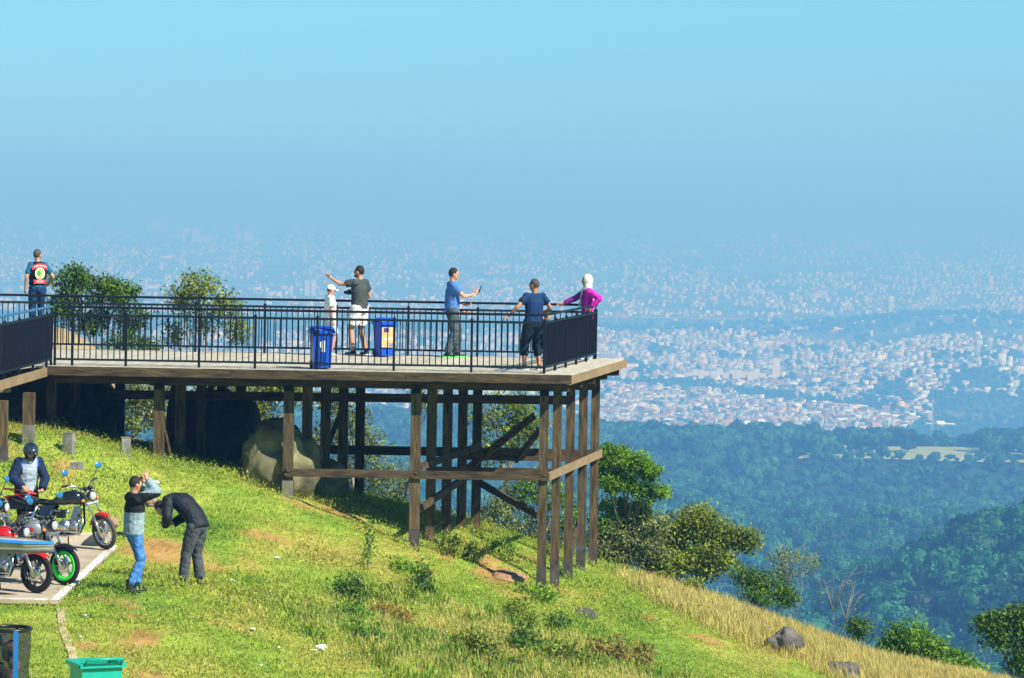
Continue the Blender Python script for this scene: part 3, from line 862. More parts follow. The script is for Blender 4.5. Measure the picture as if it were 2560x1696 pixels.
# fascia boards, in lengths
xf = [1.12, -1.95, -5.2, -8.62]
for a, b in zip(xf[:-1], xf[1:]):
    part('fascia', MB().bar((b + .004, YF, -0.078), (a - .004, YF, -0.078), 0.05, 0.165), wood_h)
for a, b in ((YF - .02, 72.0), (72.0, 75.66)):
    part('end_board', MB().bar(dk(1.14, a + .004, -0.105), dk(1.14, b - .004, -0.105), 0.05, 0.15), edge_board)
for a, b in ((68.72, 66.4), (66.4, 63.0), (63.0, 57.5)):
    part('side_board', MB().bar((-8.60 - (68.72 - a) * .05, a - .004, -0.105), (-8.60 - (68.72 - b) * .05, b + .004, -0.105), 0.05, 0.16), edge_board)
part('back_board', MB().bar((-12.2, 75.66, -0.105), (2.32, 75.66, -0.105), 0.045, 0.15), wood_h)
# joists under the boards: beams carried by the post rows, with ends that show past the end posts
ROWS = [YR + 0.05, 70.7, 72.2, 73.7, YB]
for r, y in enumerate(ROWS):
    a, b = dk(-12.0 if r else -8.5, y, -0.255), dk(1.08, y, -0.255)
    part('beam', MB().bar(a, b, 0.13, 0.15), wood_h)
for x in (-11.0, -9.6):
    part('joist', MB().bar((x, 57.6, -0.255), (x, 69.0, -0.255), 0.12, 0.15), wood_h)
for y in (58.5, 61.0, 63.6, 66.0):
    part('beam', MB().bar((-11.9, y, -0.255), (-8.75 - (68.7 - y) * .05, y, -0.255), 0.14, 0.15), edge_board)
# posts: five rows by columns, feet in the ground
COLS = []
for u in (389, 713, 1031, 1350):
    COLS.append(unp(u + 6, 1150, YR + .05).x)
COLS[-1] = unp(1357, 1150, YR + .05).x
PW = 0.19
def post(x, y, ztop=-0.33, foot=None, w=PW, fh=0.4, fm=None):
    g = gz(x, y)
    o = part('post', MB().bar((x, y, g - 0.3), (x, y, ztop), w, w, up=(0, 1, 0)), wood)
    if foot: part('post_foot', MB().bar((x, y, g - 0.35), (x, y, g + fh), w + 0.012, w + 0.012, up=(0, 1, 0)), fm or tar, o)
    return o
for ci, cx in enumerate(COLS):
    for r, y in enumerate(ROWS):
        p = dk(cx, y, 0)
        if ci == 3: post(p.x, p.y, foot=True, fh=[.55, .55, .40, .48, .38][r], w=0.17)
        else: post(p.x, p.y, foot=(r == 0 and ci > 0), fh=[.2, .32, .40][ci], fm=(foot_c if ci == 1 else tar))
for cx in (COLS[0] - 2.45, COLS[0] - 4.9):
    for r, y in enumerate(ROWS[1:]):
        p = dk(cx, y, 0); post(p.x, p.y)
q = unp(72, 1060, 66.0); post(q.x, 66.0, foot=True, fh=0.32, fm=foot_c, w=0.2)
q = unp(4, 1060, 63.6); post(q.x, 63.6, foot=True, fh=0.28, fm=tar, w=0.2)
post(-10.6, 66.0); post(-10.6, 63.6)
# low girts round the front and the end, and along the inner rows
zl = -1.92
f0, f1 = COLS[1], COLS[3]
part('girt', MB().bar((f0 - .02, YR - 0.075, zl), (COLS[2], YR - 0.075, zl), 0.05, 0.15), wood_h)
part('girt', MB().bar((COLS[2] + .004, YR - 0.075, zl), (f1 + .12, YR - 0.075, zl), 0.05, 0.15), wood_h)
part('girt', MB().bar(dk(f1, YR - .05, zl) + Vector((.115, 0, 0)), dk(f1, YB + .12, zl) + Vector((.115, 0, 0)), 0.05, 0.15), edge_board)
for y in (70.7, 73.7):
    part('girt', MB().bar(dk(COLS[2], y, zl) + Vector((0, -.12, 0)), dk(f1, y, zl) + Vector((0, -.12, 0)), 0.06, 0.09), wood_h)
part('girt', MB().bar(dk(-5.6, YB, zl) + Vector((0, -.12, 0)), dk(f1, YB, zl) + Vector((0, -.12, 0)), 0.06, 0.18), wood_h)
part('girt', MB().bar(dk(-8.4, 72.2, -.70) + Vector((0, -.12, 0)), dk(f1, 72.2, -.66) + Vector((0, -.12, 0)), 0.06, 0.17), wood_h)
part('girt', MB().bar(dk(-8.4, YB, -.62) + Vector((0, -.12, 0)), dk(f1, YB, -.56) + Vector((0, -.12, 0)), 0.06, 0.13), wood_h)
# diagonal braces
def brace(u0, v0, Y0, u1, v1, Y1, w=.06, h=.13):
    part('brace', MB().bar(unp(u0, v0, Y0), unp(u1, v1, Y1), w, h), wood_h)
brace(1050, 1168, 69.5, 1200, 1115, 72.2); brace(1165, 1175, 72.0, 1335, 1040, 71.0); brace(1050, 1272, 69.5, 1170, 1190, 72.5)
brace(1195, 1205, 75.0, 1345, 1290, 72.2); brace(1290, 1150, 73.9, 1350, 1075, 70.9); brace(820, 1110, 75.0, 870, 990, 73.8)
brace(1460, 1240, 75, 1420, 1420, 72.2)
part('brace', MB().bar((COLS[0] + .22, YR + .5, gz(COLS[0] + .2, YR + .5) - .1), (COLS[0] + .1, YR + .12, -1.2), .06, .09), wood_h)

# ------------------------------------------------------------------ railings
rail_m = mat('dark_green_painted_steel', (0.003, 0.006, 0.014), 0.7, var=0.25, scale=8, spec=0.2)
rail_b = mat('blue_green_painted_steel', (0.006, 0.016, 0.024), 0.7, var=0.2, spec=.2, scale=8)
bal_me = MB().tube([(0, 0, 0.115), (0, 0, 0.945)], 0.0115, 6).mesh('baluster', rail_m)
def railing(name, label, A, B, posts, hand=1.09, top=0.945, bot=0.115, end=(True, True), hm=rail_m, sp=0.115):
    A, B = Vector(A), Vector(B)
    t = thing(name, label, 'railing', tuple(A))
    d = (B - A); Ln = d.length; d.normalize()
    z = Vector((0, 0, 1))
    MB().tube([A + z * hand, B + z * hand], 0.024, 8).build('handrail', hm, t, world=True)
    fr = posts
    for a, b in zip(fr[:-1], fr[1:]):
        p, q = A + d * (a + .006), A + d * (b - .006)
        MB().bar(p + z * top, q + z * top, 0.03, 0.045).build('top_rail', rail_b, t, world=True)
        MB().bar(p + z * bot, q + z * bot, 0.03, 0.04).build('bottom_rail', rail_b, t, world=True)
        n = max(1, round((b - a) / sp))
        for i in range(1, n):
            o = link('baluster', bal_me, t, loc=tuple(A.lerp(B, (a + (b - a) * i / n) / Ln)))
            o.matrix_parent_inverse = Matrix.Translation(-A)
    for a in fr:
        p = A + d * a
        m2 = MB().bar(p, p + z * (top + .03), .045, .045, up=tuple(d)); m2.tube([p + z * top, p + z * hand], .009, 6)
        m2.ell(p + z * (top + .035), (.03, .03, .03), nu=8, nv=6)
        m2.build('post', rail_m, t, world=True)
    return t
fp = [0.0]
for u in (180, 314, 497, 637, 792, 984, 1178, 1362): fp.append(unp(u, 925, YR).x + 8.5)
fp[-1] = 9.1
railing('railing', 'dark green steel railing along the front edge of the deck', (-8.5, YR, 0), (0.6, YR, 0), fp)
A, B = Vector((0.6, YR, 0)), dk(0.6, YB, 0)
Ln = (B - A).length
railing('railing', 'dark steel railing across the right end of the deck, seen almost end on', A, B, [.04] + [Ln * k / 5 for k in range(1, 5)] + [Ln - .04], hm=rail_b)
railing('railing', 'dark steel railing along the back of the deck', (-12.2, YB, 0), (B.x - .03, YB, 0), [0, 1.45, 2.9, 4.35, 5.8, 7.2, 8.65, 10.1, 11.5, 12.7, 13.87])
railing('railing', 'blue topped railing running toward the viewer at the left edge of the deck', (-8.56, YR - .06, 0), (-9.12, 57.7, 0), [0.02, .5, 1.9, 3.3, 4.7, 6.1, 7.5, 8.9, 10.3, 11.4], hm=mat('blue_painted_steel', (0.03, 0.12, 0.24), .4, var=.15))
# bolt heads where the girts cross the posts, and steel plates under the front beam
bolt_m = mat('rusty_bolt', (0.10, 0.055, 0.03), 0.7, var=.3)
for cx in COLS[1:]:
    for dz_ in (-.035, .035):
        part('bolt', MB().lathe([(0, -.012), (.022, -.012), (.022, 0), (0, .002)], (cx + .03 * (1 if dz_ > 0 else -1), YR - .105, zl + dz_), 'y', 8), bolt_m)
for cx in COLS:
    part('steel_plate', MB().box((cx, YR - .052, -.36), (.16, .006, .10)), rail_m)
# ------------------------------------------------------------------ trees, shrubs, weeds, grass
bark_grey = mat('pale_bark', (0.20, 0.17, 0.13), 0.9, col2=(0.34, 0.30, 0.24), scale=8, bump=0.4, coord='World')
bark_dark = mat('dark_bark', (0.045, 0.035, 0.025), 0.9, col2=(0.10, 0.08, 0.055), scale=8, bump=0.4, coord='World')
LEAF = {
    'deep': leaf_mat('leaves_deep_green', (0.018, 0.060, 0.008), (0.150, 0.280, 0.024), 0.28),
    'olive': leaf_mat('leaves_olive', (0.050, 0.085, 0.012), (0.320, 0.390, 0.046), 0.28),
    'fresh': leaf_mat('leaves_fresh_green', (0.030, 0.110, 0.008), (0.240, 0.440, 0.030), 0.32),
    'grey': leaf_mat('leaves_grey_green', (0.048, 0.078, 0.024), (0.260, 0.310, 0.095), 0.25),
    'straw': leaf_mat('straw_blades', (0.42, 0.35, 0.09), (0.78, 0.66, 0.23), 0.30, 2.5),
    'red': leaf_mat('leaves_turning', (0.12, 0.085, 0.018), (0.33, 0.24, 0.05), 0.25),
}
def leaves_np(rs, cl, per, spread, size, upright=0.0):
    """cl: cluster centres (n,3). Returns quads and tone."""
    n = len(cl) * per
    c = np.repeat(cl, per, 0) + rs.normal(size=(n, 3)) * np.array([spread, spread, spread * 0.75])
    nr = rs.normal(size=(n, 3)) + np.array([0.25, -0.15, 0.55]); nr /= np.linalg.norm(nr, axis=1)[:, None]
    t = np.cross(nr, rs.normal(size=(n, 3))); t /= np.linalg.norm(t, axis=1)[:, None]; b = np.cross(nr, t)
    s = size * rs.uniform(0.6, 1.35, n)[:, None]
    V = np.stack([c - t * s, c - b * s * .42 + t * s * .1, c + t * s, c + b * s * .42 + t * s * .1], 1).reshape(-1, 3)
    Fq = np.arange(n * 4).reshape(n, 4)
    return V, Fq, np.repeat(rs.uniform(0.28, 0.72, len(cl)), per) + rs.uniform(-.10, .10, n)

def tree(name, label, base, blobs, leaf='deep', ncl=26, per=34, spread=0.13, size=0.055, trunk=0.07, bark=bark_dark, seed=0, group=None, cat='tree', lean=None, twigs=True, fork=0.45, bare=0):
    rs = np.random.RandomState(seed)
    bx, by = base; bz = gz(bx, by) - 0.1
    t = thing(name, label, cat, (bx, by, bz), 0, group)
    B = Vector((0, 0, 0))
    cs = [Vector(b[0]) - Vector((bx, by, bz)) for b in blobs]
    top = sum(cs, Vector()) / len(cs)
    fk = Vector((top.x * fork, top.y * fork, top.z * fork)) + Vector((lean or (0, 0, 0)))
    mb = MB()
    mid = fk * 0.5 + Vector((rs.uniform(-.06, .06), 0, 0))
    mb.tube([B, mid, fk], [trunk, trunk * .8, trunk * .65], 7)
    CL = []
    for c, b in zip(cs, blobs):
        r = b[1]
        m1 = fk.lerp(c, 0.5) + Vector((rs.uniform(-.12, .12), rs.uniform(-.12, .12), rs.uniform(-.05, .12)))
        mb.tube([fk - Vector((0, 0, .02)), m1, c], [trunk * .5, trunk * .33, trunk * .2], 5)
        k = max(6, int(ncl * (b[2] if len(b) > 2 else 1)))
        for i in range(k):
            d = rs.normal(size=3); d /= np.linalg.norm(d)
            q = Vector((d[0] * r[0], d[1] * r[1], d[2] * r[2])) * (rs.uniform(0.45, 1.0))
            e = c + q; CL.append(tuple(e))
            if twigs and i % 2 == 0:
                mb.tube([c.lerp(m1, rs.uniform(0, .7)), c + q * .55 + Vector((0, 0, rs.uniform(-.06, .06))), e], [trunk * .14, trunk * .10, trunk * .05], 4, caps=False)
    for i in range(bare):
        c = cs[rs.randint(len(cs))]; r = blobs[0][1]
        e = c + Vector((rs.uniform(-1, 1) * r[0] * 1.5, rs.uniform(-1, 1) * r[1], rs.uniform(.2, 1.3) * r[2]))
        mb.tube([fk.lerp(c, .6), c.lerp(e, .5) + Vector((rs.uniform(-.1, .1), 0, rs.uniform(-.1, .1))), e], [.007, .005, .003], 4)
    mb.build('trunk', bark, t, smooth=True)
    if per > 0:
        V, Fq, tone = leaves_np(rs, np.array(CL), per, spread, size)
        link('crown', np_mesh('crown', V, Fq, LEAF[leaf] if isinstance(leaf, str) else leaf, False, tone=tone), t)
    return t
def bl(u, v, ru, rv, Y, dens=1.0, dy=None):
    s = Y / F_PX
    return (tuple(unp(u, v, Y)), (ru * s, (dy if dy else ru * s), rv * s), dens)
# --- behind the deck, left
tree('tree', 'leafy dark green tree behind the deck beside the man in the vest', (-9.1, 82.5), [bl(185, 705, 52, 40, 83, 1.4), bl(255, 725, 45, 35, 83), bl(310, 735, 40, 34, 83), bl(160, 770, 45, 45, 83), bl(235, 800, 50, 40, 83.3), bl(330, 800, 45, 40, 83.4, .7)], 'deep', 30, 46, .11, .045, .06, bark_dark, 1)
tree('tree', 'round topped tree behind the deck between the vest man and the boy', (-6.9, 82.5), [bl(500, 715, 55, 36, 83, 1.3), bl(455, 750, 36, 30, 83), bl(560, 760, 38, 28, 83), bl(510, 790, 50, 45, 83.2, .8), bl(600, 820, 40, 45, 83.4, .8), bl(430, 830, 30, 40, 83.4, .5)], 'olive', 24, 38, .12, .042, .06, bark_grey, 2)
tree('shrub', 'sparse shrub seen through the railing below the two left trees', (-8.2, 81.6), [bl(310, 850, 40, 26, 82), bl(360, 862, 40, 20, 82), bl(260, 880, 30, 25, 82, .6)], 'deep', 22, 34, .1, .04, .04, bark_dark, 3, cat='shrub')
# --- seen under the deck
tree('tree', 'grey stemmed tree in the first gap under the deck from the left', (-8.4, 81.0), [bl(335, 985, 48, 34, 81), bl(315, 1045, 40, 40, 81), bl(375, 1030, 35, 45, 81.2), bl(420, 985, 45, 40, 81.4, .8), bl(425, 1060, 30, 40, 81.4, .6)], 'grey', 26, 34, .13, .05, .05, bark_grey, 4, bare=8)
tree('tree', 'olive tree under the deck behind the two boulders', (-5.8, 81.5), [bl(560, 970, 55, 30, 82), bl(620, 1010, 50, 40, 82), bl(660, 1000, 40, 40, 82), bl(690, 960, 40, 25, 82), bl(640, 1060, 40, 30, 82), bl(740, 985, 40, 28, 82, .8)], 'olive', 28, 40, .12, .045, .06, bark_grey, 5)
tree('tree', 'thin olive tree in the tall gap under the deck left of the second tall post', (-3.4, 81.0), [bl(835, 1000, 55, 40, 81.5), bl(880, 1060, 55, 45, 81.5), bl(820, 1100, 45, 50, 81.5), bl(920, 1110, 50, 40, 81.5, .8), bl(860, 1180, 60, 60, 81.7, 1.1), bl(950, 1200, 60, 55, 81.7, 1.0)], 'grey', 26, 34, .13, .048, .05, bark_grey, 6, bare=10)
tree('tree', 'bare branched tree under the middle of the deck, right of the first tall post', (-2.2, 81.0), [bl(1060, 985, 60, 40, 82, .7), bl(1000, 1215, 50, 55, 82), bl(1010, 1285, 55, 40, 81.5), bl(930, 1275, 50, 35, 81.5)], 'olive', 22, 28, .13, .045, .05, bark_dark, 7, bare=16)
tree('tree', 'leafy tree framed under the right end of the deck', (-0.1, 80.5), [bl(1225, 1040, 55, 50, 81), bl(1280, 1100, 60, 45, 81), bl(1320, 1060, 45, 40, 81), bl(1230, 1130, 50, 45, 81, .8), bl(1290, 1010, 45, 30, 81, .6)], 'olive', 24, 34, .13, .05, .06, bark_grey, 8)
tree('shrub', 'bright green bush just behind the right end posts', (0.7, 79.5), [bl(1335, 1215, 35, 40, 80), bl(1390, 1250, 40, 40, 80, .7), bl(1430, 1290, 30, 30, 80, .5)], 'fresh', 22, 36, .12, .05, .04, bark_grey, 9, cat='shrub')
tree('shrub', 'dense grey green thicket under the right end of the deck', (-0.3, 79.8), [bl(1240, 1290, 60, 40, 80), bl(1310, 1320, 55, 40, 80), bl(1200, 1330, 50, 35, 80), bl(1280, 1250, 50, 40, 80.2), bl(1390, 1340, 50, 45, 80, .8)], 'grey', 30, 36, .12, .042, .04, bark_dark, 10, cat='shrub', bare=8)
# --- right of the deck
tree('tree', 'bright green tree on a bare stem beside the right end posts', (2.5, 80.9), [bl(1522, 1142, 24, 30, 80, 1.0), bl(1550, 1160, 26, 44, 80.2, 1.1), bl(1592, 1158, 30, 24, 79.8, 1.0), bl(1622, 1182, 24, 20, 80.1, .7), bl(1648, 1228, 20, 14, 80, .5), bl(1612, 1232, 22, 14, 80.1, .4), bl(1530, 1212, 26, 24, 79.8, .8), bl(1574, 1210, 26, 16, 80, .7), bl(1504, 1180, 16, 34, 80.1, .7), bl(1545, 1268, 40, 30, 80.6, .7), bl(1510, 1300, 30, 36, 80.4, .6), bl(1600, 1275, 30, 30, 80.6, .6)], 'fresh', 34, 46, .085, .042, .045, bark_grey, 11, bare=14, fork=.5)
tree('shrub', 'grey green scrub at the foot of the bright green tree', (2.2, 79.9), [bl(1560, 1340, 55, 45, 80.5), bl(1610, 1310, 50, 50, 80.5), bl(1530, 1390, 45, 30, 80.3), bl(1620, 1390, 60, 35, 80.3), bl(1500, 1350, 40, 40, 80.3, .6)], 'grey', 44, 46, .14, .048, .04, bark_grey, 12, cat='shrub', bare=10)
tree('tree', 'broad olive green tree on the crest right of the bare stemmed tree', (4.1, 80.2), [bl(1740, 1305, 60, 38, 81, 1.2), bl(1690, 1340, 50, 42, 81, 1.1), bl(1800, 1340, 55, 36, 81, 1.1), bl(1860, 1350, 36, 22, 81, .7), bl(1700, 1400, 60, 38, 80.6), bl(1780, 1400, 55, 40, 80.6, 1.1), bl(1660, 1420, 50, 28, 80.4)], 'olive', 40, 56, .13, .048, .05, bark_grey, 13)
tree('shrub', 'low shrub on the crest halfway down the dry grass', (5.6, 79.6), [bl(1870, 1440, 40, 28, 79.6), bl(1920, 1460, 45, 30, 79.6), bl(1960, 1490, 36, 22, 79.4), bl(1890, 1490, 40, 20, 79.2)], 'deep', 26, 36, .11, .042, .035, bark_grey, 14, cat='shrub')
tree('shrub', 'wispy pale sapling rising against the blue forest', (6.3, 81.0), [bl(1960, 1390, 45, 25, 82, .6), bl(2010, 1410, 40, 22, 82, .6), bl(1950, 1430, 30, 15, 82, .4)], 'grey', 24, 26, .12, .035, .012, bark_grey, 15, cat='shrub', bare=14)
tree('shrub', 'leafless twigs at the edge of the dry grass', (7.0, 80.0), [bl(2080, 1470, 50, 50, 81, .6), bl(2130, 1500, 50, 40, 81, .6)], 'grey', 18, 5, .1, .03, .009, bark_grey, 16, cat='shrub', bare=14)
tree('shrub', 'small round green shrub between the twigs and the bright bush', (7.2, 79.2), [bl(2145, 1575, 26, 26, 79.5)], 'deep', 30, 34, .09, .04, .02, bark_dark, 17, cat='shrub')
tree('shrub', 'bright green bush at the bottom of the dry grass crest', (8.6, 77.4), [bl(2270, 1600, 50, 48, 78, 1.3), bl(2230, 1625, 40, 36, 78), bl(2330, 1635, 42, 38, 78, 1.1), bl(2390, 1660, 40, 30, 78), bl(2430, 1690, 40, 26, 78)], 'fresh', 34, 46, .12, .05, .03, bark_dark, 18, cat='shrub')
tree('tree', 'dark spreading tree at the lower right corner', (11.2, 78.5), [bl(2480, 1565, 45, 26, 79), bl(2540, 1540, 40, 36, 79, 1.2), bl(2570, 1600, 50, 50, 79, 1.2), bl(2500, 1600, 36, 20, 79, .6), bl(2560, 1660, 50, 40, 79)], 'deep', 30, 44, .12, .05, .07, bark_dark, 19)
tree('shrub', 'dark clump half buried in the dry grass on the crest', (3.75, 76.9), [bl(1730, 1465, 26, 18, 77), bl(1715, 1475, 18, 12, 77)], 'olive', 26, 30, .08, .035, .02, bark_dark, 20, cat='shrub')
# --- leaning stems by the big boulders, left of the first tall post
for i, (u0, v0, u1, v1, r) in enumerate(((425, 1130, 445, 925, .11), (470, 1130, 500, 960, .06), (510, 1030, 545, 935, .07))):
    a, b = unp(u0, v0, 73.2), unp(u1, v1, 72.8)
    t = thing('leaning_tree', 'dark %s tree leaning in the shade under the deck' % ['thick left', 'thin middle', 'short right'][i], 'tree', tuple(a))
    m = (a + b) / 2 + Vector((-.05, 0, 0))
    MB().tube([a - Vector((0, 0, .4)), a, m, b], [r * 1.1, r, r * .85, r * .7], 8).build('trunk', bark_dark, t, True, world=True)

# --- weeds on the unmown shoulder
def weed(label, u, v, Yg, w, h, leaf, n=7, per=30, size=.045, seed=0, cat='weed'):
    p = unp(u, v, Yg)
    for _ in range(8):
        zz = gz(p.x, p.y); p = unp(u, v, p.y + 0.7 * (p.y * (CAM_Z - zz) / max(.5, CAM_Z - p.z) - p.y))
    rs = np.random.RandomState(seed)
    t = thing('weed', label, cat, (p.x, p.y, gz(p.x, p.y)), 0, 'weeds on the unmown shoulder')
    mb = MB(); CL = []
    for i in range(n):
        x, y = rs.uniform(-w, w), rs.uniform(-w, w); hh = h * rs.uniform(.5, 1.0) * (1.2 - abs(x) / w * .5)
        dz = gz(p.x + x, p.y + y) - gz(p.x, p.y)
        mb.tube([(x * .6, y * .6, dz - .05), (x, y, dz + hh * .6), (x * 1.2, y * 1.2, dz + hh)], [.008, .006, .004], 4)
        for k in range(5): CL.append((x * (1 + .03 * k), y, dz + hh * (.2 + .2 * k)))
    mb.build('stem', bark_grey, t)
    V, Fq, tone = leaves_np(rs, np.array(CL), per // 3, .07, size)
    link('foliage', np_mesh('foliage', V, Fq, LEAF[leaf], False, tone=tone), t)
WEEDS = [('tall single stemmed weed above the weedy patch', 921, 1425, 63, .08, .75, 'fresh', 3), ('dark leafy weed at the upper left of the weedy patch', 875, 1500, 58, .22, .42, 'deep', 10),
         ('upright dark weed in the middle of the weedy patch', 1060, 1490, 59, .16, .55, 'deep', 8), ('green weed left of the small white scrap', 890, 1560, 55, .3, .35, 'fresh', 9),
         ('low green weed at the left foot of the weedy patch', 910, 1600, 53, .25, .25, 'fresh', 8), ('brownish weed in the centre of the weedy patch', 985, 1560, 55, .25, .3, 'red', 8),
         ('olive weed below the corner post', 1300, 1555, 60, .3, .35, 'olive', 9), ('reddish bush at the bottom of the weedy patch', 1560, 1660, 58, .45, .5, 'red', 14),
         ('leafy olive bush at the bottom edge centre', 1220, 1660, 53, .5, .5, 'olive', 16), ('dark green bush at the bottom edge left of the reddish bush', 1330, 1640, 55, .35, .45, 'deep', 12),
         ('round dark weed right of the corner post', 1400, 1575, 62, .2, .25, 'deep', 7), ('fresh green weed beside the corner post foot', 1345, 1500, 68, .25, .35, 'fresh', 7),
         ('sprawling bush on the earth under the right end', 1140, 1390, 70, .3, .35, 'olive', 9), ('dark green clump on the earth under the right end', 1255, 1390, 70.5, .25, .3, 'fresh', 7),
         ('yellowing weed at the bottom edge under the corner post', 1440, 1665, 55, .4, .4, 'olive', 12), ('straggly weed near the tall post foot', 1010, 1440, 62, .15, .3, 'fresh', 6)]
for i, (l, u, v, y, w, h, lf, n) in enumerate(WEEDS): weed(l, u, v, y, w, h, lf, n, 42, .042, 50 + i)

# --- grass, as tufts placed by the thousand
def tuft(name, seed, m, n, h, w, spread, bend=.5):
    rs = np.random.RandomState(seed); V, Fq, tone = [], [], []
    for i in range(n):
        x, y = rs.normal(size=2) * spread; a = rs.uniform(0, 6.28); hh = h * rs.uniform(.5, 1.15); ww = w * rs.uniform(.7, 1.3)
        bd = rs.uniform(.2, 1) * bend * hh; dx, dy = math.cos(a), math.sin(a)
        o = len(V)
        V += [(x - dy * ww, y + dx * ww, 0), (x + dy * ww, y - dx * ww, 0), (x + dx * bd * .45 + dy * ww * .7, y + dy * bd * .45 - dx * ww * .7, hh * .6), (x + dx * bd * .45 - dy * ww * .7, y + dy * bd * .45 + dx * ww * .7, hh * .6),
              (x + dx * bd + dy * ww * .1, y + dy * bd - dx * ww * .1, hh), (x + dx * bd - dy * ww * .1, y + dy * bd + dx * ww * .1, hh)]
        Fq += [(o, o + 1, o + 2, o + 3), (o + 3, o + 2, o + 4, o + 5)]; q = rs.uniform(.3, .7); tone += [q, q]
    return np_mesh(name, V, Fq, m, False, tone=tone)
gm = grass_nodes('lawn_blades', True)
tufts = [tuft('lawn_tuft', 200 + i, gm, 28, .024, .0042, .12, 1.1) for i in range(5)]
rs = np.random.RandomState(77)
def in_view(X, Y, Z, pad=60):
    v = np.stack([X, Y, Z - CAM_Z], -1) @ np.array(CAM_R)
    u_ = 1280 + F_PX * v[:, 0] / -v[:, 2]; w_ = 848 - F_PX * v[:, 1] / -v[:, 2]
    return (u_ > -pad) & (u_ < 2560 + pad) & (w_ < 1696 + pad) & (w_ > 0)
def scatter_pts(n, x0, x1, y0, y1): return rs.uniform(x0, x1, n), rs.uniform(y0, y1, n)
X, Y = scatter_pts(85000, -10.5, 11.5, 45, 81)
keep = (rs.uniform(0, 1, len(X)) > dirt(X, Y) * 1.15) & ~((X < -6.42) & (Y > 53.4) & (Y < 61.85)) & (np.min(np.abs(X[:, None] - PATH[None, :, 0]) + .5 * np.abs(Y[:, None] - PATH[None, :, 1]), 1) > .10)
X, Y = X[keep], Y[keep]; Z = ground(X, Y); k = in_view(X, Y, Z); X, Y, Z = X[k], Y[k], Z[k]
n = len(X); s = rs.uniform(.7, 1.5, n) * (1 + .25 * weedy(X, Y) + .5 * np.clip((fbm(X * 1.7, Y * 1.2, 88, 3) - .6) * 8, 0, 1)) * (0.75 + .5 * fbm(X * .7, Y * .7, 61, 2))
scatter('lawn_grass', np.stack([X, Y, Z - .01], -1), np.stack([rs.normal(size=n) * .1, rs.normal(size=n) * .1, rs.uniform(0, 6.28, n)], -1), np.stack([s * 1.25, s * 1.25, s], -1), rs.randint(0, 5, n), tufts, 'short green and yellow grass covering the hillside')
straw = [tuft('straw_tuft', 300 + i, LEAF['straw'], 20, .25, .006, .10, .6) for i in range(5)]
X, Y = scatter_pts(46000, 1.5, 12, 66, 82)
keep = rs.uniform(0, 1, len(X)) < dryness(X, Y) ** 1.2
X, Y = X[keep], Y[keep]; n = len(X); Z = ground(X, Y); s = rs.uniform(.5, 1.25, n)
X2, Y2 = scatter_pts(9000, -3.2, 4.5, 50, 68); kk = rs.uniform(0, 1, len(X2)) < weedy(X2, Y2) * .55; X2, Y2 = X2[kk], Y2[kk]; Z2 = ground(X2, Y2)
X = np.concatenate([X, X2]); Y = np.concatenate([Y, Y2]); Z = np.concatenate([Z, Z2]); s = np.concatenate([s, rs.uniform(.35, .9, len(X2))]); n = len(X)
scatter('dry_grass', np.stack([X, Y, Z - .02], -1), np.stack([rs.normal(size=n) * .15, rs.normal(size=n) * .15, rs.uniform(0, 6.28, n)], -1), np.stack([s, s, s], -1), rs.randint(0, 5, n), straw, 'tall straw coloured grass along the crest and in the weedy patch')
herb = [tuft('herb_tuft', 400 + i, LEAF['fresh' if i % 2 == 0 else 'olive'], 26, .16, .014, .09, .9) for i in range(6)]
X, Y = scatter_pts(9000, -4, 5, 49, 69); kk = rs.uniform(0, 1, len(X)) < weedy(X, Y) * .5 * (fbm(X * 1.3, Y * .9, 71, 3) > .48); X, Y = X[kk], Y[kk]; n = len(X); Z = ground(X, Y); s = rs.uniform(.5, 1.4, n)
scatter('ground_herbs', np.stack([X, Y, Z - .02], -1), np.stack([rs.normal(size=n) * .2, rs.normal(size=n) * .2, rs.uniform(0, 6.28, n)], -1), np.stack([s, s, s], -1), rs.randint(0, 6, n), herb, 'low leafy herbs filling the weedy patch')
# ------------------------------------------------------------------ boulders, stones, concrete stubs
def rock_mesh(name, r, seed, m, n=28, amp=0.22, fr=1.3, squeeze=None):
    bm = bmesh.new(); bmesh.ops.create_icosphere(bm, subdivisions=4, radius=1.0)
    off = Vector((seed * 7.3, seed * 3.1, seed * 1.7))
    for v in bm.verts:
        d = v.co.normalized()
        k = 1 + amp * (mnoise.fractal(d * fr + off, 1.0, 2.0, 4) ) + amp * .35 * mnoise.noise(d * fr * 5 + off) + amp * .16 * mnoise.noise(d * fr * 13 + off) - amp * .5 * max(0, mnoise.cell(d * 1.2 + off) - .6)
        c = d * k
        v.co = Vector((c.x * r[0], c.y * r[1], c.z * r[2]))
    me = bpy.data.meshes.new(name); bm.to_mesh(me); bm.free()
    me.materials.append(m); me.polygons.foreach_set('use_smooth', [True] * len(me.polygons))
    return me
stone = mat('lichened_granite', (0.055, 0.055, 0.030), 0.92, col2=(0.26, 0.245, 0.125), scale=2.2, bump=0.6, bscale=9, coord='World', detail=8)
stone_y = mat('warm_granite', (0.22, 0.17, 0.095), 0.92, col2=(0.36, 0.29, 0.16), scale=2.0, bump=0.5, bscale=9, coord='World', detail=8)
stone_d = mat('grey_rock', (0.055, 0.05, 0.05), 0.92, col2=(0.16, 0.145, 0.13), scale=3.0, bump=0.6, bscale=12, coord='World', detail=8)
stone_k = mat('shade_darkened_rock', (0.030, 0.034, 0.030), 0.9, col2=(0.075, 0.08, 0.065), scale=2.5, bump=0.6, bscale=9, coord='World', detail=8)  # rock colour darkened to paint in the deep shade under the deck
def rock(label, c, r, seed, m, amp=.22, rz=0., name='boulder', cat='boulder'):
    o = link(name, rock_mesh(name, r, seed, m, amp=amp)); o.location = c; o.rotation_euler = (0, 0, rz)
    return tag(o, label, cat)
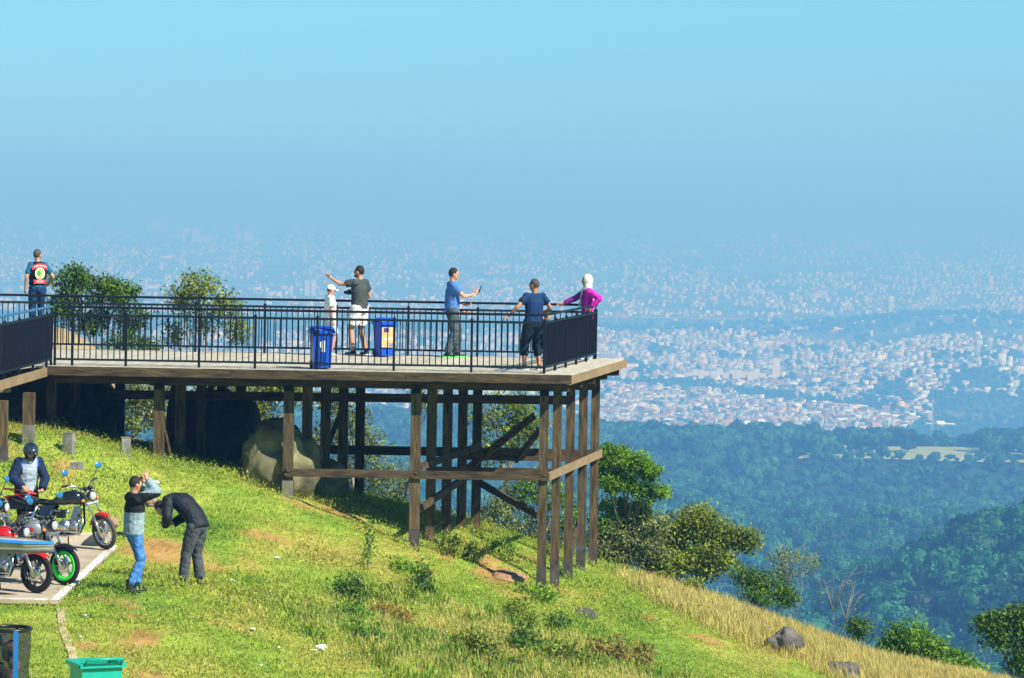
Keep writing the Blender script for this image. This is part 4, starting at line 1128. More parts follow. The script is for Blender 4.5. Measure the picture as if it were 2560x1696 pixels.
c = unp(712, 1150, 71.0); rock('rounded boulder under the deck, sunlit below and shaded on top', (c.x - .02, 70.32, c.z - .02), (.76, 1.0, .86), 3, stone, .27)
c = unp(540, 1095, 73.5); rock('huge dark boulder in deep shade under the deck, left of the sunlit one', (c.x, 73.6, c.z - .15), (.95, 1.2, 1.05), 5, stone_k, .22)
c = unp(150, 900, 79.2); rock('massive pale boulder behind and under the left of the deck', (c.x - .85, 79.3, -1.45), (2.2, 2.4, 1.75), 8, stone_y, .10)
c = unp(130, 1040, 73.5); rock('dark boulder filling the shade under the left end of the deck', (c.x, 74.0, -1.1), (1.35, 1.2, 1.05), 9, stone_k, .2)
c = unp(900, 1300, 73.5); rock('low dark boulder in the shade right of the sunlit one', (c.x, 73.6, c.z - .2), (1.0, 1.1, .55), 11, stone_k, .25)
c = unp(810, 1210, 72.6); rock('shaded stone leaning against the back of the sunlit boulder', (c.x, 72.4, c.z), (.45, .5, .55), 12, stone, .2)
def on_ground(u, v, Y0):
    p = unp(u, v, Y0)
    for _ in range(10):
        zz = gz(p.x, p.y); p = unp(u, v, p.y + .7 * (p.y * (CAM_Z - zz) / max(.5, CAM_Z - p.z) - p.y))
    return p
p = on_ground(1965, 1625, 72); rock('dark angular rock lying in the dry grass on the crest', (p.x, p.y, p.z + .14), (.36, .34, .28), 21, stone_d, .3, .6, 'rock', 'rock')
p = on_ground(2105, 1690, 70); rock('brown grey rock at the bottom edge below the dry grass', (p.x, p.y, p.z + .05), (.34, .34, .24), 22, stone_d, .25, 0, 'rock', 'rock')
p = on_ground(1460, 1540, 66); rock('flat grey rock just right of the corner post', (p.x, p.y, p.z + .02), (.24, .22, .12), 23, stone_d, .25, .4, 'rock', 'rock')
p = on_ground(1258, 1440, 69); rock('flat reddish rock slab on the earth under the right end', (p.x, p.y, p.z - .03), (.42, .6, .14), 24, mat('reddish_rock', (0.22, .12, .07), .95, col2=(.36, .21, .12), scale=3, bump=.4, coord='World'), .2, .3, 'rock', 'rock')
p = on_ground(1590, 1470, 73); rock('narrow pale stone streak in the turf right of the end posts', (p.x, p.y, p.z - .02), (.10, .4, .09), 25, stone_d, .2, -.3, 'rock', 'rock')
p = on_ground(376, 1262, 60); rock('mottled brown rock in the grass between the two standing bikers', (p.x, p.y, p.z + .04), (.13, .12, .08), 26, mat('mottled_rock', (.10, .075, .05), .95, col2=(.36, .27, .18), scale=9, bump=.5, coord='World'), .25, 0, 'rock', 'rock')
p = on_ground(275, 1310, 60); rock('brown stone in the bank behind the raised front wheel', (p.x, p.y, p.z + .02), (.17, .16, .10), 27, mat('brown_stone', (.20, .14, .07), .95, col2=(.32, .24, .13), scale=6, bump=.5, coord='World'), .25, 0, 'rock', 'rock')
stub_m = mat('old_concrete_stub', (0.14, 0.135, 0.12), 0.95, col2=(0.28, 0.27, 0.24), scale=7, bump=.4, coord='World')
for i, (u, v0, v1, w, l) in enumerate(((169, 1085, 1116, 26, 'upright grey concrete stub on the bank, first from the left'), (258, 1114, 1155, 30, 'widest upright concrete stub on the bank, above the motorcycle mirror'),
                                       (315, 1096, 1142, 24, 'tall concrete stub in front of the shaded gap under the deck'))):
    p = on_ground(u, v1, 66); s = F_PX / p.y; w_, h_ = w / s, (v1 - v0) / s
    t = thing('concrete_stub', l, 'concrete stub', tuple(p), .25 * (i - 1), 'concrete stubs on the bank')
    MB().box((0, .06, h_ / 2 - .1), (w_, w_, h_ + .2), taper=.94).build('block', stub_m, t)
    MB().box((0, .06, h_ + .008), (w_ * .97, w_ * .97, .02)).build('cap', foot_c, t)
for i, (u, v, w, l) in enumerate(((192, 1168, 34, 'flat concrete slab lying on the bank above the motorcycle mirror'), (108, 1110, 22, 'small flat slab on the bank behind the helmeted biker'), (117, 1245, 20, 'squat grey block behind the motorcycle seat'))):
    p = on_ground(u, v, 65); s = F_PX / p.y
    o = MB().box((0, 0, .02), (w / s, w / s * .8, .12 if i < 2 else .22), taper=.92).build('concrete_slab', stub_m); o.location = p; tag(o, l, 'slab')
# ------------------------------------------------------------------ litter
lit_w = mat('white_litter', (0.82, 0.82, 0.82), 0.6, var=.05, scale=9); lit_g = mat('grey_litter', (.45, .5, .52), .6, var=.1)
def litter(label, u, v, w, m=lit_w, seed=0, h=.5):
    p = on_ground(u, v, 56); s = p.y / F_PX; r = w * s / 2
    o = link('litter', rock_mesh('litter', (r, r * .9, r * h), seed, m, amp=.45)); o.location = (p.x, p.y, p.z + r * h * .6 + .02)
    o.data.polygons.foreach_set('use_smooth', [False] * len(o.data.polygons)); tag(o, label, 'litter', 'litter on the grass')
for i, (l, u, v, w) in enumerate((('bulky crumpled white plastic bag lying low on the grass', 803, 1628, 26), ('flattened corner of white plastic left of the bulky bag', 784, 1630, 15), ('white scrap right of the bent biker\'s boots', 579, 1459, 15),
        ('pale crumpled cup on the grass above the weedy patch', 692, 1400, 13), ('small white scrap in the green weeds', 937, 1516, 8), ('white scrap among the bushes at the bottom', 1111, 1588, 14), ('tiny scrap left of the weedy patch', 847, 1580, 7),
        ('pale bluish scrap near the bottom edge', 652, 1669, 11), ('white fleck upper left of the bulky bag', 696, 1624, 8), ('thin pale strip on the grass in front of the bent biker', 632, 1577, 16), ('white lump on the bank behind the standing bikers', 391, 1212, 15),
        ('tiny white scrap between the bikers\' feet', 375, 1442, 8), ('dark scrap on the turf by the pavement corner', 212, 1545, 11), ('small pale scrap above the green bin', 202, 1597, 8), ('white fleck under the end posts', 1398, 1393, 6))):
    litter(l, u, v, w, lit_g if ('dark' in l or 'bluish' in l) else lit_w, 60 + i, .25 if 'strip' in l or 'flat' in l else .6)
# ------------------------------------------------------------------ people
def cloth(name, c, var=0.14, rough=0.85): return mat('cloth_' + name, c, rough, var=var, scale=14, bump=0.5, bscale=22, spec=.2)
SKIN = mat('skin_light', (0.50, 0.27, 0.17), 0.55, var=0.08, scale=9, spec=.35)
SKIN2 = mat('skin_tan', (0.40, 0.20, 0.115), 0.55, var=0.08, scale=9, spec=.35)
HAIR = mat('hair_dark', (0.014, 0.010, 0.008), 0.6, var=.4, scale=40, bump=.6, bscale=60)
HAIR_G = mat('hair_greying', (0.030, 0.025, 0.023), 0.65, col2=(.10, .09, .085), scale=30, bump=.6, bscale=60)
HAIR_B = mat('hair_brown', (0.05, 0.024, 0.012), 0.6, var=.4, scale=40, bump=.6, bscale=60)
EYE = mat('eye_dark', (0.01, 0.008, 0.008), 0.3)

def remesh(mb, vox=0.013, smooth=3):
    """Fuse overlapping closed solids into one continuous surface."""
    me = bpy.data.meshes.new('tmp'); me.from_pydata(mb.v, [], mb.f); me.update()
    o = bpy.data.objects.new('tmp', me); COL.objects.link(o)
    r = o.modifiers.new('r', 'REMESH'); r.mode = 'VOXEL'; r.voxel_size = vox; r.use_smooth_shade = True
    if smooth:
        s = o.modifiers.new('s', 'SMOOTH'); s.factor = .5; s.iterations = smooth
    dg = bpy.context.evaluated_depsgraph_get()
    out = bpy.data.meshes.new_from_object(o.evaluated_get(dg))
    bpy.data.objects.remove(o); bpy.data.meshes.remove(me)
    return out
def folds(me, amp):
    n = len(me.vertices); co = np.empty(n * 3, np.float32); no = np.empty(n * 3, np.float32)
    me.vertices.foreach_get('co', co); me.vertices.foreach_get('normal', no); co = co.reshape(-1, 3); no = no.reshape(-1, 3)
    f = np.array([mnoise.noise(Vector((c[0] * 7, c[1] * 7, c[2] * 17 + c[0] * 9))) + .6 * mnoise.noise(Vector((c[0] * 19, c[1] * 19, c[2] * 26))) for c in co], np.float32)
    co += no * (f * amp)[:, None]; me.vertices.foreach_set('co', co.ravel()); me.update(); return me
def efr(mb, p0, p1, r0, r1, side, n=14, dome=(False, False)):
    """Elliptical frustum from p0 to p1, r = (across, fore-and-aft), optionally with domed ends."""
    p0, p1 = Vector(p0), Vector(p1); d = (p1 - p0); L = d.length; d.normalize()
    s = Vector(side); s = (s - d * s.dot(d)); s = s.normalized() if s.length > 1e-3 else d.orthogonal().normalized(); q = d.cross(s)
    rings = []
    if dome[0]:
        for k in (3, 2, 1): a = k / 3.0 * 1.35; rings.append((p0 - d * r0[1] * math.sin(a) * .8, r0, math.cos(a)))
    rings += [(p0, r0, 1), (p1, r1, 1)]
    if dome[1]:
        for k in (1, 2, 3): a = k / 3.0 * 1.35; rings.append((p1 + d * r1[1] * math.sin(a) * .8, r1, math.cos(a)))
    vs = []
    for c, r, f in rings:
        for j in range(n):
            t = 2 * math.pi * j / n; vs.append(c + s * (r[0] * f * math.cos(t)) + q * (r[1] * f * math.sin(t)))
    fs = []
    for i in range(len(rings) - 1):
        for j in range(n): fs.append((i * n + j, i * n + (j + 1) % n, (i + 1) * n + (j + 1) % n, (i + 1) * n + j))
    fs.append(tuple(range(n - 1, -1, -1))); fs.append(tuple(range((len(rings) - 1) * n, len(rings) * n)))
    mb.add(vs, fs)
def chain(mb, pts, rads, side, dome=(True, True), n=14):
    for i in range(len(pts) - 1): efr(mb, pts[i], pts[i + 1], rads[i], rads[i + 1], side, n, (dome[0] if i == 0 else True, dome[1] if i == len(pts) - 2 else True))
def ik(a, t, l1, l2, pole):
    a, t = Vector(a), Vector(t); d = t - a; L = min(d.length, (l1 + l2) * .995); d.normalize()
    x = (l1 * l1 - l2 * l2 + L * L) / (2 * L); h = math.sqrt(max(0, l1 * l1 - x * x))
    p = Vector(pole); p = (p - d * p.dot(d)); p = p.normalized() if p.length > 1e-4 else d.orthogonal().normalized()
    return a + d * x + p * h, a + d * L
NOP = {}
def person(label, loc, yaw, H=1.74, arms=None, legs=None, spine=None, head=None, top=None, bottom=None, shoes=None, hair=HAIR, skin=SKIN, extra=None, build=1.0, cover_fn=None, beard=None):
    """loc: point between the feet; yaw: 0 faces +Y. arms: {'R': (wrist target, pole, hand dir, curl)} in metres for a 1.74 m figure."""
    k = H / 1.74
    t = thing('person', label, 'person', tuple(loc), yaw)
    sp = dict(pelvis=(0, 0, .95), waist=(0, .005, 1.08), chest=(0, .01, 1.28), neck=(0, -.005, 1.47), headc=(0, .025, 1.625)); sp.update(spine or {})
    S = {a: Vector(b) for a, b in sp.items()}
    upv = (S['neck'] - S['chest']).normalized(); side = Vector((1, 0, 0)); fwd = upv.cross(side) * -1
    b = build
    sh = {s: S['neck'] - upv * .055 + side * (.178 * b * s) for s in (-1, 1)}
    hip = {s: S['pelvis'] + Vector((.09 * s, 0, -.03)) for s in (-1, 1)}
    A = {}
    for s, nm in ((1, 'R'), (-1, 'L')):
        d = (arms or {}).get(nm, ((.23 * s, .06, .86), (.3 * s, -1, 0), (0, .1, -1), .5))
        el, wr = ik(sh[s], d[0], .29, .255, d[1]); A[s] = (el, wr, Vector(d[2]).normalized(), d[3])
    Lg = {}
    for s, nm in ((1, 'R'), (-1, 'L')):
        d = (legs or {}).get(nm, ((.10 * s, 0, .085), (0, 1, 0), (.25 * s, 1, 0)))
        kn, an = ik(hip[s], d[0], .435, .425, d[1]); Lg[s] = (kn, Vector(d[0]) if (Vector(d[0]) - an).length < .05 else an, Vector((d[2][0], d[2][1], 0)).normalized())
    hd = head or {}
    hyaw, hpit, hrol = hd.get('yaw', 0), hd.get('pitch', 0), hd.get('roll', 0)
    HR = Matrix.Rotation(hyaw, 3, 'Z') @ Matrix.Rotation(hpit, 3, 'X') @ Matrix.Rotation(hrol, 3, 'Y')
    hc = S['headc']
    def hp(x, y, z): return hc + HR @ Vector((x, y, z))
    # ---- the body, one surface
    mb = MB()
    chain(mb, [S['pelvis'], S['waist'], S['chest'], S['neck'] - upv * .07], [(.155 * b, .105 * b), (.138 * b, .10 * b), (.158 * b, .112 * b), (.15 * b, .075)], side)
    efr(mb, S['neck'] - upv * .08, hp(0, -.02, -.06), (.062, .06), (.052, .054), side, 12, (True, True))
    mb.ell(hc, (.076, .096, .115), HR, 16, 12); mb.ell(hp(0, .03, -.06), (.056, .062, .058), HR, 12, 8)
    efr(mb, hp(0, .088, .012), hp(0, .112, -.022), (.011, .012), (.015, .014), side, 8, (True, True))
    mb.ell(hp(0, .082, -.062), (.024, .014, .012), HR, 8, 6); mb.ell(hp(0, .080, .03), (.05, .016, .012), HR, 10, 6)
    for s in (-1, 1): mb.ell(hp(.078 * s, -.008, -.008), (.012, .022, .032), HR, 8, 6)
    for s in (-1, 1):
        el, wr, hdir, curl = A[s]
        chain(mb, [sh[s] - side * (.02 * s), el, wr], [(.055 * b, .052 * b), (.041, .040), (.029, .026)], fwd)
        mb.ell(sh[s] - side * (.02 * s), (.062 * b, .06, .062))
        kn, an, td = Lg[s]
        chain(mb, [hip[s], hip[s].lerp(kn, .5), kn, kn.lerp(an, .35), an], [(.088 * b, .09 * b), (.077 * b, .08 * b), (.055, .058), (.054, .058), (.038, .04)], side)
        efr(mb, an + Vector((0, 0, -.052)) - td * .04, an + Vector((0, 0, -.064)) + td * .12, (.030, .022), (.034, .014), Vector((td.y, -td.x, 0)), 10, (True, True))
        # palm
        pn = hdir.cross(fwd); pn = pn.normalized() if pn.length > .1 else side.copy()
        pw_ = hdir.cross(pn).normalized()
        efr(mb, wr, wr + hdir * .085, (.030, .02), (.040, .016), pw_, 10, (True, True))
    body = remesh(mb, .0125 * max(.8, k), 2)
    fb = MB()
    for s in (-1, 1):                                   # fingers and thumb, rooted in the palm
        el, wr, hdir, curl = A[s]
        pn = hdir.cross(fwd); pn = pn.normalized() if pn.length > .1 else side.copy()
        pw_ = hdir.cross(pn).normalized()
        cdir = pn if pn.dot(side) * s < 0 else -pn       # curl toward the body's midline
        if (arms or {}).get('RL'[(1 - s) // 2]) and len(arms['RL'[(1 - s) // 2]]) > 4: cdir = Vector(arms['RL'[(1 - s) // 2]][4]).normalized()
        point = curl == 'point'
        for i, (off, ln) in enumerate(((-.030, .072), (-.010, .082), (.010, .076), (.029, .060))):
            c = (0.05 if i == 0 else 1.3) if point else curl * (1 + .12 * i)
            p = wr + hdir * .075 + pw_ * off; dd = hdir.copy(); pts = [p]
            for j in range(3):
                dd = (Matrix.Rotation(c * (.55 + .25 * j), 3, dd.cross(cdir)) @ dd) if dd.cross(cdir).length > .05 else dd
                p = p + dd * ln * (.46, .32, .22)[j]; pts.append(p)
            fb.tube(pts, [.0095, .009, .008, .006], 6)
        p = wr + hdir * .025 - pw_ * .028; dd = (hdir * .6 - pw_ * .7 + cdir * .35).normalized()
        fb.tube([p, p + dd * .035, p + dd * .05 + hdir * .025], [.0115, .0105, .008], 6)
    n0 = len(body.vertices)
    bm = bmesh.new(); bm.from_mesh(body)
    vs = [bm.verts.new(v) for v in fb.v]
    for f in fb.f:
        try: bm.faces.new([vs[i] for i in f]).smooth = True
        except ValueError: pass
    bm.to_mesh(body); bm.free(); body.materials.clear(); body.materials.append(skin)
    body.name = 'body'; link('body', body, t)
    for s in (-1, 1): MB().ell(hp(.030 * s, .090, .014), (.011, .008, .006), HR, 8, 6).build('eye', EYE, t)
    # ---- clothes
    if top:
        m, slv, hem, fit = top['mat'], top.get('sleeve', .5), top.get('hem', .0), top.get('fit', .018)
        mb = MB()
        low = S['pelvis'] + (S['pelvis'] - S['waist']).normalized() * hem
        chain(mb, [low, S['waist'], S['chest'], S['neck'] - upv * .055], [(.160 * b + fit, .112 * b + fit * 1.2), (.145 * b + fit * 1.2, .108 * b + fit * 1.3), (.165 * b + fit, .118 * b + fit), (.150 * b + fit, .074 + fit)], side, (False, True))
        efr(mb, S['neck'] - upv * .09, S['neck'] + upv * (.0 + top.get('collar', 0)), (.09, .08), (.064, .064), side, 12)
        for s in (-1, 1):
            el, wr, _, _ = A[s]
            a0 = sh[s] - side * (.03 * s)
            mb.ell(sh[s] - side * (.02 * s), (.064 * b + fit * .8, .064 + fit * .8, .064 + fit * .6))
            if slv > 0:
                if slv <= 1: chain(mb, [a0, sh[s].lerp(el, slv)], [(.058 * b + fit, .056 + fit), (.050 * b + fit * 1.2, .050 + fit * 1.2)], fwd, (True, False))
                else: chain(mb, [a0, el, el.lerp(wr, slv - 1)], [(.058 * b + fit, .056 + fit), (.047 + fit, .046 + fit), (.034 + fit, .034 + fit)], fwd, (True, False))
        me = folds(remesh(mb, .013, 2), .007); me.name = 'top'
        ms = m if isinstance(m, (list, tuple)) else [m]
        for q in ms: me.materials.append(q)
        if top.get('fn'):
            me.polygons.foreach_set('material_index', [top['fn'](Vector(p.center), S, sh, A) for p in me.polygons])
        link(top.get('name', 'shirt'), me, t)
    if bottom:
        m, ln, fit = bottom['mat'], bottom.get('len', 2), bottom.get('fit', .016)
        mb = MB()
        chain(mb, [S['pelvis'] - Vector((0, 0, .07)), S['pelvis'] + (S['waist'] - S['pelvis']) * .55], [(.158 * b + fit * .6, .108 * b + fit), (.142 * b + fit * .6, .104 * b + fit * .6)], side, (True, False))
        for s in (-1, 1):
            kn, an, td = Lg[s]
            pts = [hip[s], hip[s].lerp(kn, .55)]; rr = [(.09 * b + fit, .094 * b + fit), (.078 * b + fit * 1.1, .082 * b + fit * 1.1)]
            if ln <= 1: pts.append(hip[s].lerp(kn, ln)); rr.append((.066 + fit * 1.5, .07 + fit * 1.5))
            else:
                pts += [kn, kn.lerp(an, .45), kn.lerp(an, min(1.04, ln - 1))]; rr += [(.058 + fit, .062 + fit), (.055 + fit, .058 + fit), (.046 + fit * 1.2, .052 + fit * 1.3)]
            chain(mb, pts, rr, side, (True, False))
        me = folds(remesh(mb, .013, 2), .008); me.name = 'trousers'; me.materials.append(m); link(bottom.get('name', 'trousers'), me, t)
    if shoes:
        for s in (-1, 1):
            kn, an, td = Lg[s]; sd = Vector((td.y, -td.x, 0)); mb = MB()
            hh = shoes.get('high', .0)
            efr(mb, an + Vector((0, 0, -.055)) - td * .06, an + Vector((0, 0, -.06)) + td * .155, (.040, .034), (.045, .026), sd, 12, (True, True))
            efr(mb, an + Vector((0, 0, -.06)), an + Vector((0, 0, .01 + hh)), (.046, .052), (.044, .048), sd, 12)
            me = remesh(mb, .011, 2); me.materials.append(shoes['mat'])
            so = link('shoe', me, t)
            if shoes.get('sole'):
                sm = MB(); efr(sm, an + Vector((0, 0, -.083)) - td * .075, an + Vector((0, 0, -.083)) + td * .185, (.052, .026), (.046, .022), sd, 12, (True, True))
                sm.build('sole', shoes['sole'], so, True)
    # ---- hair
    if hair:
        mb = MB(); mb.ell(hp(0, -.016, .022), (.083, .096, .108), HR, 18, 12)
        me = remesh(mb, .011, 1); bm = bmesh.new(); bm.from_mesh(me)
        inv = HR.transposed()
        kill = [f for f in bm.faces if (lambda q: q.z < -.045 - (0 if q.y < -.03 else 0) or (q.y > .035 and q.z < .062) or (q.y > -.03 and q.z < -.005))(inv @ (f.calc_center_median() - hc))]
        bmesh.ops.delete(bm, geom=kill, context='FACES'); bm.to_mesh(me); bm.free()
        me.materials.append(hair); link('hair', me, t)
    if beard:
        mb = MB(); mb.ell(hp(0, .036, -.078), (.058, .062, .045), HR, 12, 8); mb.build('beard', beard, t, True)
    if extra: extra(t, S, sh, A, Lg, hp, HR)
    t.scale = (k, k, k)
    return t, dict(S=S, sh=sh, A=A, Lg=Lg, hp=hp, HR=HR, k=k)
def to_world(t, v):
    return Matrix.Translation(t.location) @ Matrix.Rotation(t.rotation_euler.z, 4, 'Z') @ (Vector(v) * t.scale.x)
def deck_at(u, v_feet): # a standing point on the boards
    d = CAM_R @ Vector(((u - 1280.0) / F_PX, -(v_feet - 848.0) / F_PX, -1.0)); s = -CAM_Z / d.z
    return Vector((d.x * s, d.y * s, 0.0))

white_c = cloth('white', (0.80, 0.80, 0.80), .05); denim = cloth('denim', (0.060, 0.185, 0.46), .45); denim_d = cloth('dark_denim', (0.012, 0.045, 0.12), .4)
black_c = cloth('black', (0.012, 0.013, 0.017), .3); shoe_b = mat('black_shoe', (.012, .012, .014), .5, var=.2); shoe_w = mat('white_shoe', (.75, .75, .75), .5, var=.05)

# --- blue T-shirt, holding up a phone, facing right
sole_g = mat('neon_green_sole', (0.06, 0.85, 0.03), .5, var=.05)
p = deck_at(1128, 893)
blue_t, bi = person('man in blue T-shirt and grey trousers with neon green soles holding up a phone', p, R(-78), 1.79,
    arms={'R': ((.16, .42, 1.24), (.5, -.2, -1), (0, .6, .8), .55), 'L': ((-.16, .30, 1.02), (-.6, -.6, -.4), (.5, .8, 0), .7)},
    legs={'R': ((.12, -.10, .085), (.1, 1, 0), (.3, 1, 0)), 'L': ((-.12, .14, .085), (0, 1, 0), (-.1, 1, 0))}, head={'pitch': -.15},
    top=dict(mat=cloth('mid_blue', (0.075, 0.19, 0.47)), sleeve=.62, hem=.06, fit=.026), bottom=dict(mat=cloth('grey_green_trousers', (0.060, 0.085, 0.10), .4), fit=.026),
    shoes=dict(mat=shoe_b, sole=sole_g), hair=HAIR, build=1.06)
wr, hdir = bi['A'][1][1], bi['A'][1][2]
q = to_world(blue_t, wr + hdir * .12 + Vector((0, .03, .0)))
ph = MB().box((0, 0, 0), (.075, .009, .15)).build('phone', mat('phone_black', (.015, .015, .02), .3)); ph.location = q; ph.rotation_euler = (R(-20), 0, R(-78)); tag(ph, 'dark phone held up by the man in the blue T-shirt', 'phone')
MB().box((0, -.006, 0), (.066, .004, .135)).build('screen', mat('phone_screen', (.02, .025, .03), .1), ph)
sb = MB(); sb.lathe([(.036, -.012), (.038, 0), (.036, .012)], tuple(wr - hdir * .03), rot=hdir.to_track_quat('Z', 'Y').to_matrix(), n=12); sb.build('watch', mat('pale_strap', (.7, .68, .6), .5), blue_t)
# --- someone half hidden behind him
p = deck_at(1136, 884)
person('person in pale trousers mostly hidden behind the man in the blue T-shirt', p, R(-95), 1.40, arms={'R': ((.14, .30, 1.05), (.6, -.6, -.3), (0, 1, .1), .8), 'L': ((-.14, .30, 1.07), (-.6, -.6, -.3), (.3, 1, 0), .8)},
    top=dict(mat=cloth('pale_blue_print', (0.42, 0.50, 0.62), .35), sleeve=.9, hem=.05), bottom=dict(mat=cloth('pale_trousers', (.62, .62, .62), .1)), shoes=dict(mat=shoe_w), hair=HAIR_B)
# --- grey T-shirt and white shorts, pointing left
p = deck_at(897, 888)
grey_t, gi = person('bearded man in dark grey T-shirt and white shorts pointing to the left', p, R(58), 1.80,
    arms={'L': ((-.30, .50, 1.50), (-.3, .1, -1), (-.25, .55, .45), 'point'), 'R': ((.21, .18, 1.02), (.7, -1, -.2), (-.6, .8, 0), .6)},
    legs={'R': ((.16, -.06, .085), (.2, 1, 0), (.4, 1, 0)), 'L': ((-.12, .06, .085), (0, 1, 0), (-.05, 1, 0))}, head={'yaw': R(10), 'pitch': .05},
    top=dict(mat=cloth('charcoal', (0.050, 0.065, 0.062)), sleeve=.6, hem=.05, fit=.022), bottom=dict(mat=white_c, len=.78, fit=.03, name='shorts'), shoes=dict(mat=shoe_b, sole=shoe_w), hair=HAIR, beard=HAIR, build=1.1)
q = to_world(grey_t, gi['S']['chest'] + Vector((-.14, .15, -.06)))
cam_t = thing('camera', 'small black camera hanging at the chest of the man in white shorts', 'camera', tuple(q), R(70))
cb = mat('camera_black', (.012, .012, .013), .45)
MB().box((0, 0, 0), (.12, .05, .085)).box((0, 0, .052), (.05, .045, .025)).build('case', cb, cam_t); MB().lathe([(.034, .02), (.036, .05), (.033, .10), (.028, .102)], axis='y', n=14).build('lens', cb, cam_t)
# --- boy with white cap
def white_cap(t, S, sh, A, Lg, hp, HR):
    mb = MB(); mb.ell(hp(0, -.01, .035), (.092, .112, .10), HR, 18, 10); me = remesh(mb, .012, 1); bm = bmesh.new(); bm.from_mesh(me); inv = HR.transposed(); hc = hp(0, 0, 0)
    bmesh.ops.delete(bm, geom=[f for f in bm.faces if (inv @ (f.calc_center_median() - hc)).z < .012], context='FACES'); bm.to_mesh(me); bm.free(); me.materials.append(white_c)
    cap = link('cap', me, t)
    v = MB(); pr = []
    for j in range(9):
        a = R(-70 + 17.5 * j); pr.append(hp(.088 * math.sin(a), .075 + .115 * math.cos(a), .016 - .02 * abs(math.sin(a))))
    inn = [hp(.088 * math.sin(R(-70 + 17.5 * j)), .06 * math.cos(R(-70 + 17.5 * j)) + .05, .030) for j in range(9)]
    vs = pr + inn + [x - HR @ Vector((0, 0, .008)) for x in pr] + [x - HR @ Vector((0, 0, .008)) for x in inn]
    fs = []
    for j in range(8): fs += [(j, j + 1, 10 + j, 9 + j), (18 + j, 27 + j, 28 + j, 19 + j), (j, 18 + j, 19 + j, j + 1)]
    v.add(vs, fs); v.build('visor', white_c, cap, world=False)
p = deck_at(823, 890)
person('boy in white cap, white T-shirt and pale shorts standing by the blue bin', p, R(-72), 1.42, arms={'R': ((.22, .02, .86), (.3, -1, 0), (0, .1, -1), .5), 'L': ((-.2, .05, .86), (-.3, -1, 0), (0, .1, -1), .5)}, head={'pitch': -.1},
    top=dict(mat=white_c, sleeve=.7, hem=.06, fit=.03), bottom=dict(mat=cloth('pale_blue_shorts', (.42, .52, .62)), len=.9, fit=.03, name='shorts'), shoes=dict(mat=shoe_w), hair=HAIR_B, extra=white_cap, build=1.0)
# --- navy T-shirt at the front right corner
p = deck_at(1333, 925)
navy_t, ni = person('man in navy T-shirt at the deck corner with one hand on the rail', p, R(28), 1.72,
    arms={'L': ((-.50, .12, 1.02), (-.3, -1, -.1), (-.8, .1, -.35), .45), 'R': ((.26, .20, 1.06), (1, -.8, -.5), (-.7, .6, -.1), .5)},
    legs={'L': ((-.17, .05, .085), (0, 1, 0), (-.3, 1, 0)), 'R': ((.12, -.02, .085), (0, 1, 0), (.35, 1, 0))}, head={'yaw': R(28), 'pitch': -.05},
    top=dict(mat=cloth('navy', (0.008, 0.034, 0.11)), sleeve=.55, hem=.04, fit=.016), bottom=dict(mat=cloth('navy_black_shorts', (0.008, 0.020, 0.035)), len=1.12, fit=.03, name='shorts'), shoes=dict(mat=shoe_b, sole=shoe_w), hair=HAIR_G, skin=SKIN2, build=1.1)
# --- children by the end railing
p = Vector((navy_t.location.x + .16, 71.25, 0))
person('child half hidden behind the man in the navy T-shirt', p, R(-20), 1.10, arms={'L': ((-.28, .12, .98), (-.5, -1, 0), (-.5, .6, -.2), .5)}, top=dict(mat=cloth('dark_teal', (.015, .05, .06)), sleeve=.6, hem=.05), bottom=dict(mat=cloth('dark_blue_shorts', (.012, .03, .07)), len=.8, name='shorts'), shoes=dict(mat=mat('orange_sandal', (.6, .25, .08), .6)), hair=HAIR_B)
p = dk(.22, 71.6, 0)
person('small child gripping the bars of the end railing', p, R(-80), 1.06, arms={'L': ((-.14, .36, 1.06), (-.5, -.5, -1), (.1, 1, 0), 1.0), 'R': ((.12, .36, .98), (.5, -.5, -1), (-.1, 1, 0), 1.0)}, top=dict(mat=cloth('maroon', (.16, .02, .03)), sleeve=.6, hem=.05), bottom=dict(mat=denim_d), shoes=dict(mat=mat('print_shoe', (.1, .12, .14), .6, col2=(.7, .7, .7), scale=30)), hair=HAIR_B)
# --- woman with white headscarf
def scarf(t, S, sh, A, Lg, hp, HR):
    mb = MB(); mb.ell(hp(0, -.02, .015), (.098, .112, .130), HR, 18, 12); efr(mb, hp(0, -.02, -.03), S['neck'] + Vector((0, .0, -.03)), (.085, .09), (.098, .092), (1, 0, 0), 14, (True, True)); efr(mb, hp(0, .03, -.1), S['neck'] + Vector((0, .03, -.05)), (.06, .05), (.09, .07), (1, 0, 0), 12, (True, True))
    me = remesh(mb, .012, 3); bm = bmesh.new(); bm.from_mesh(me); inv = HR.transposed(); hc = hp(0, 0, 0)
    def face(q): return q.y > .045 and abs(q.x) < .062 and -.088 < q.z < .085
    bmesh.ops.delete(bm, geom=[f for f in bm.faces if face(inv @ (f.calc_center_median() - hc))], context='FACES'); bm.to_mesh(me); bm.free(); me.materials.append(cloth('ivory', (.74, .70, .62), .08)); link('headscarf', me, t)
    st = MB(); st.bar(S['neck'] + Vector((.03, .11, -.02)), S['waist'] + Vector((.05, .165, -.02)), .07, .02, up=(0, 1, 0)); st.build('scarf_end', cloth('cream', (.60, .52, .38), .2), t)
p = dk(.47, 74.85, 0)
def pink_shade_fn(c, S, sh, A): return 1 if (c.y > .085 or c.x > .17) else 0  # front and far sleeve get the magenta's shadow tone painted in
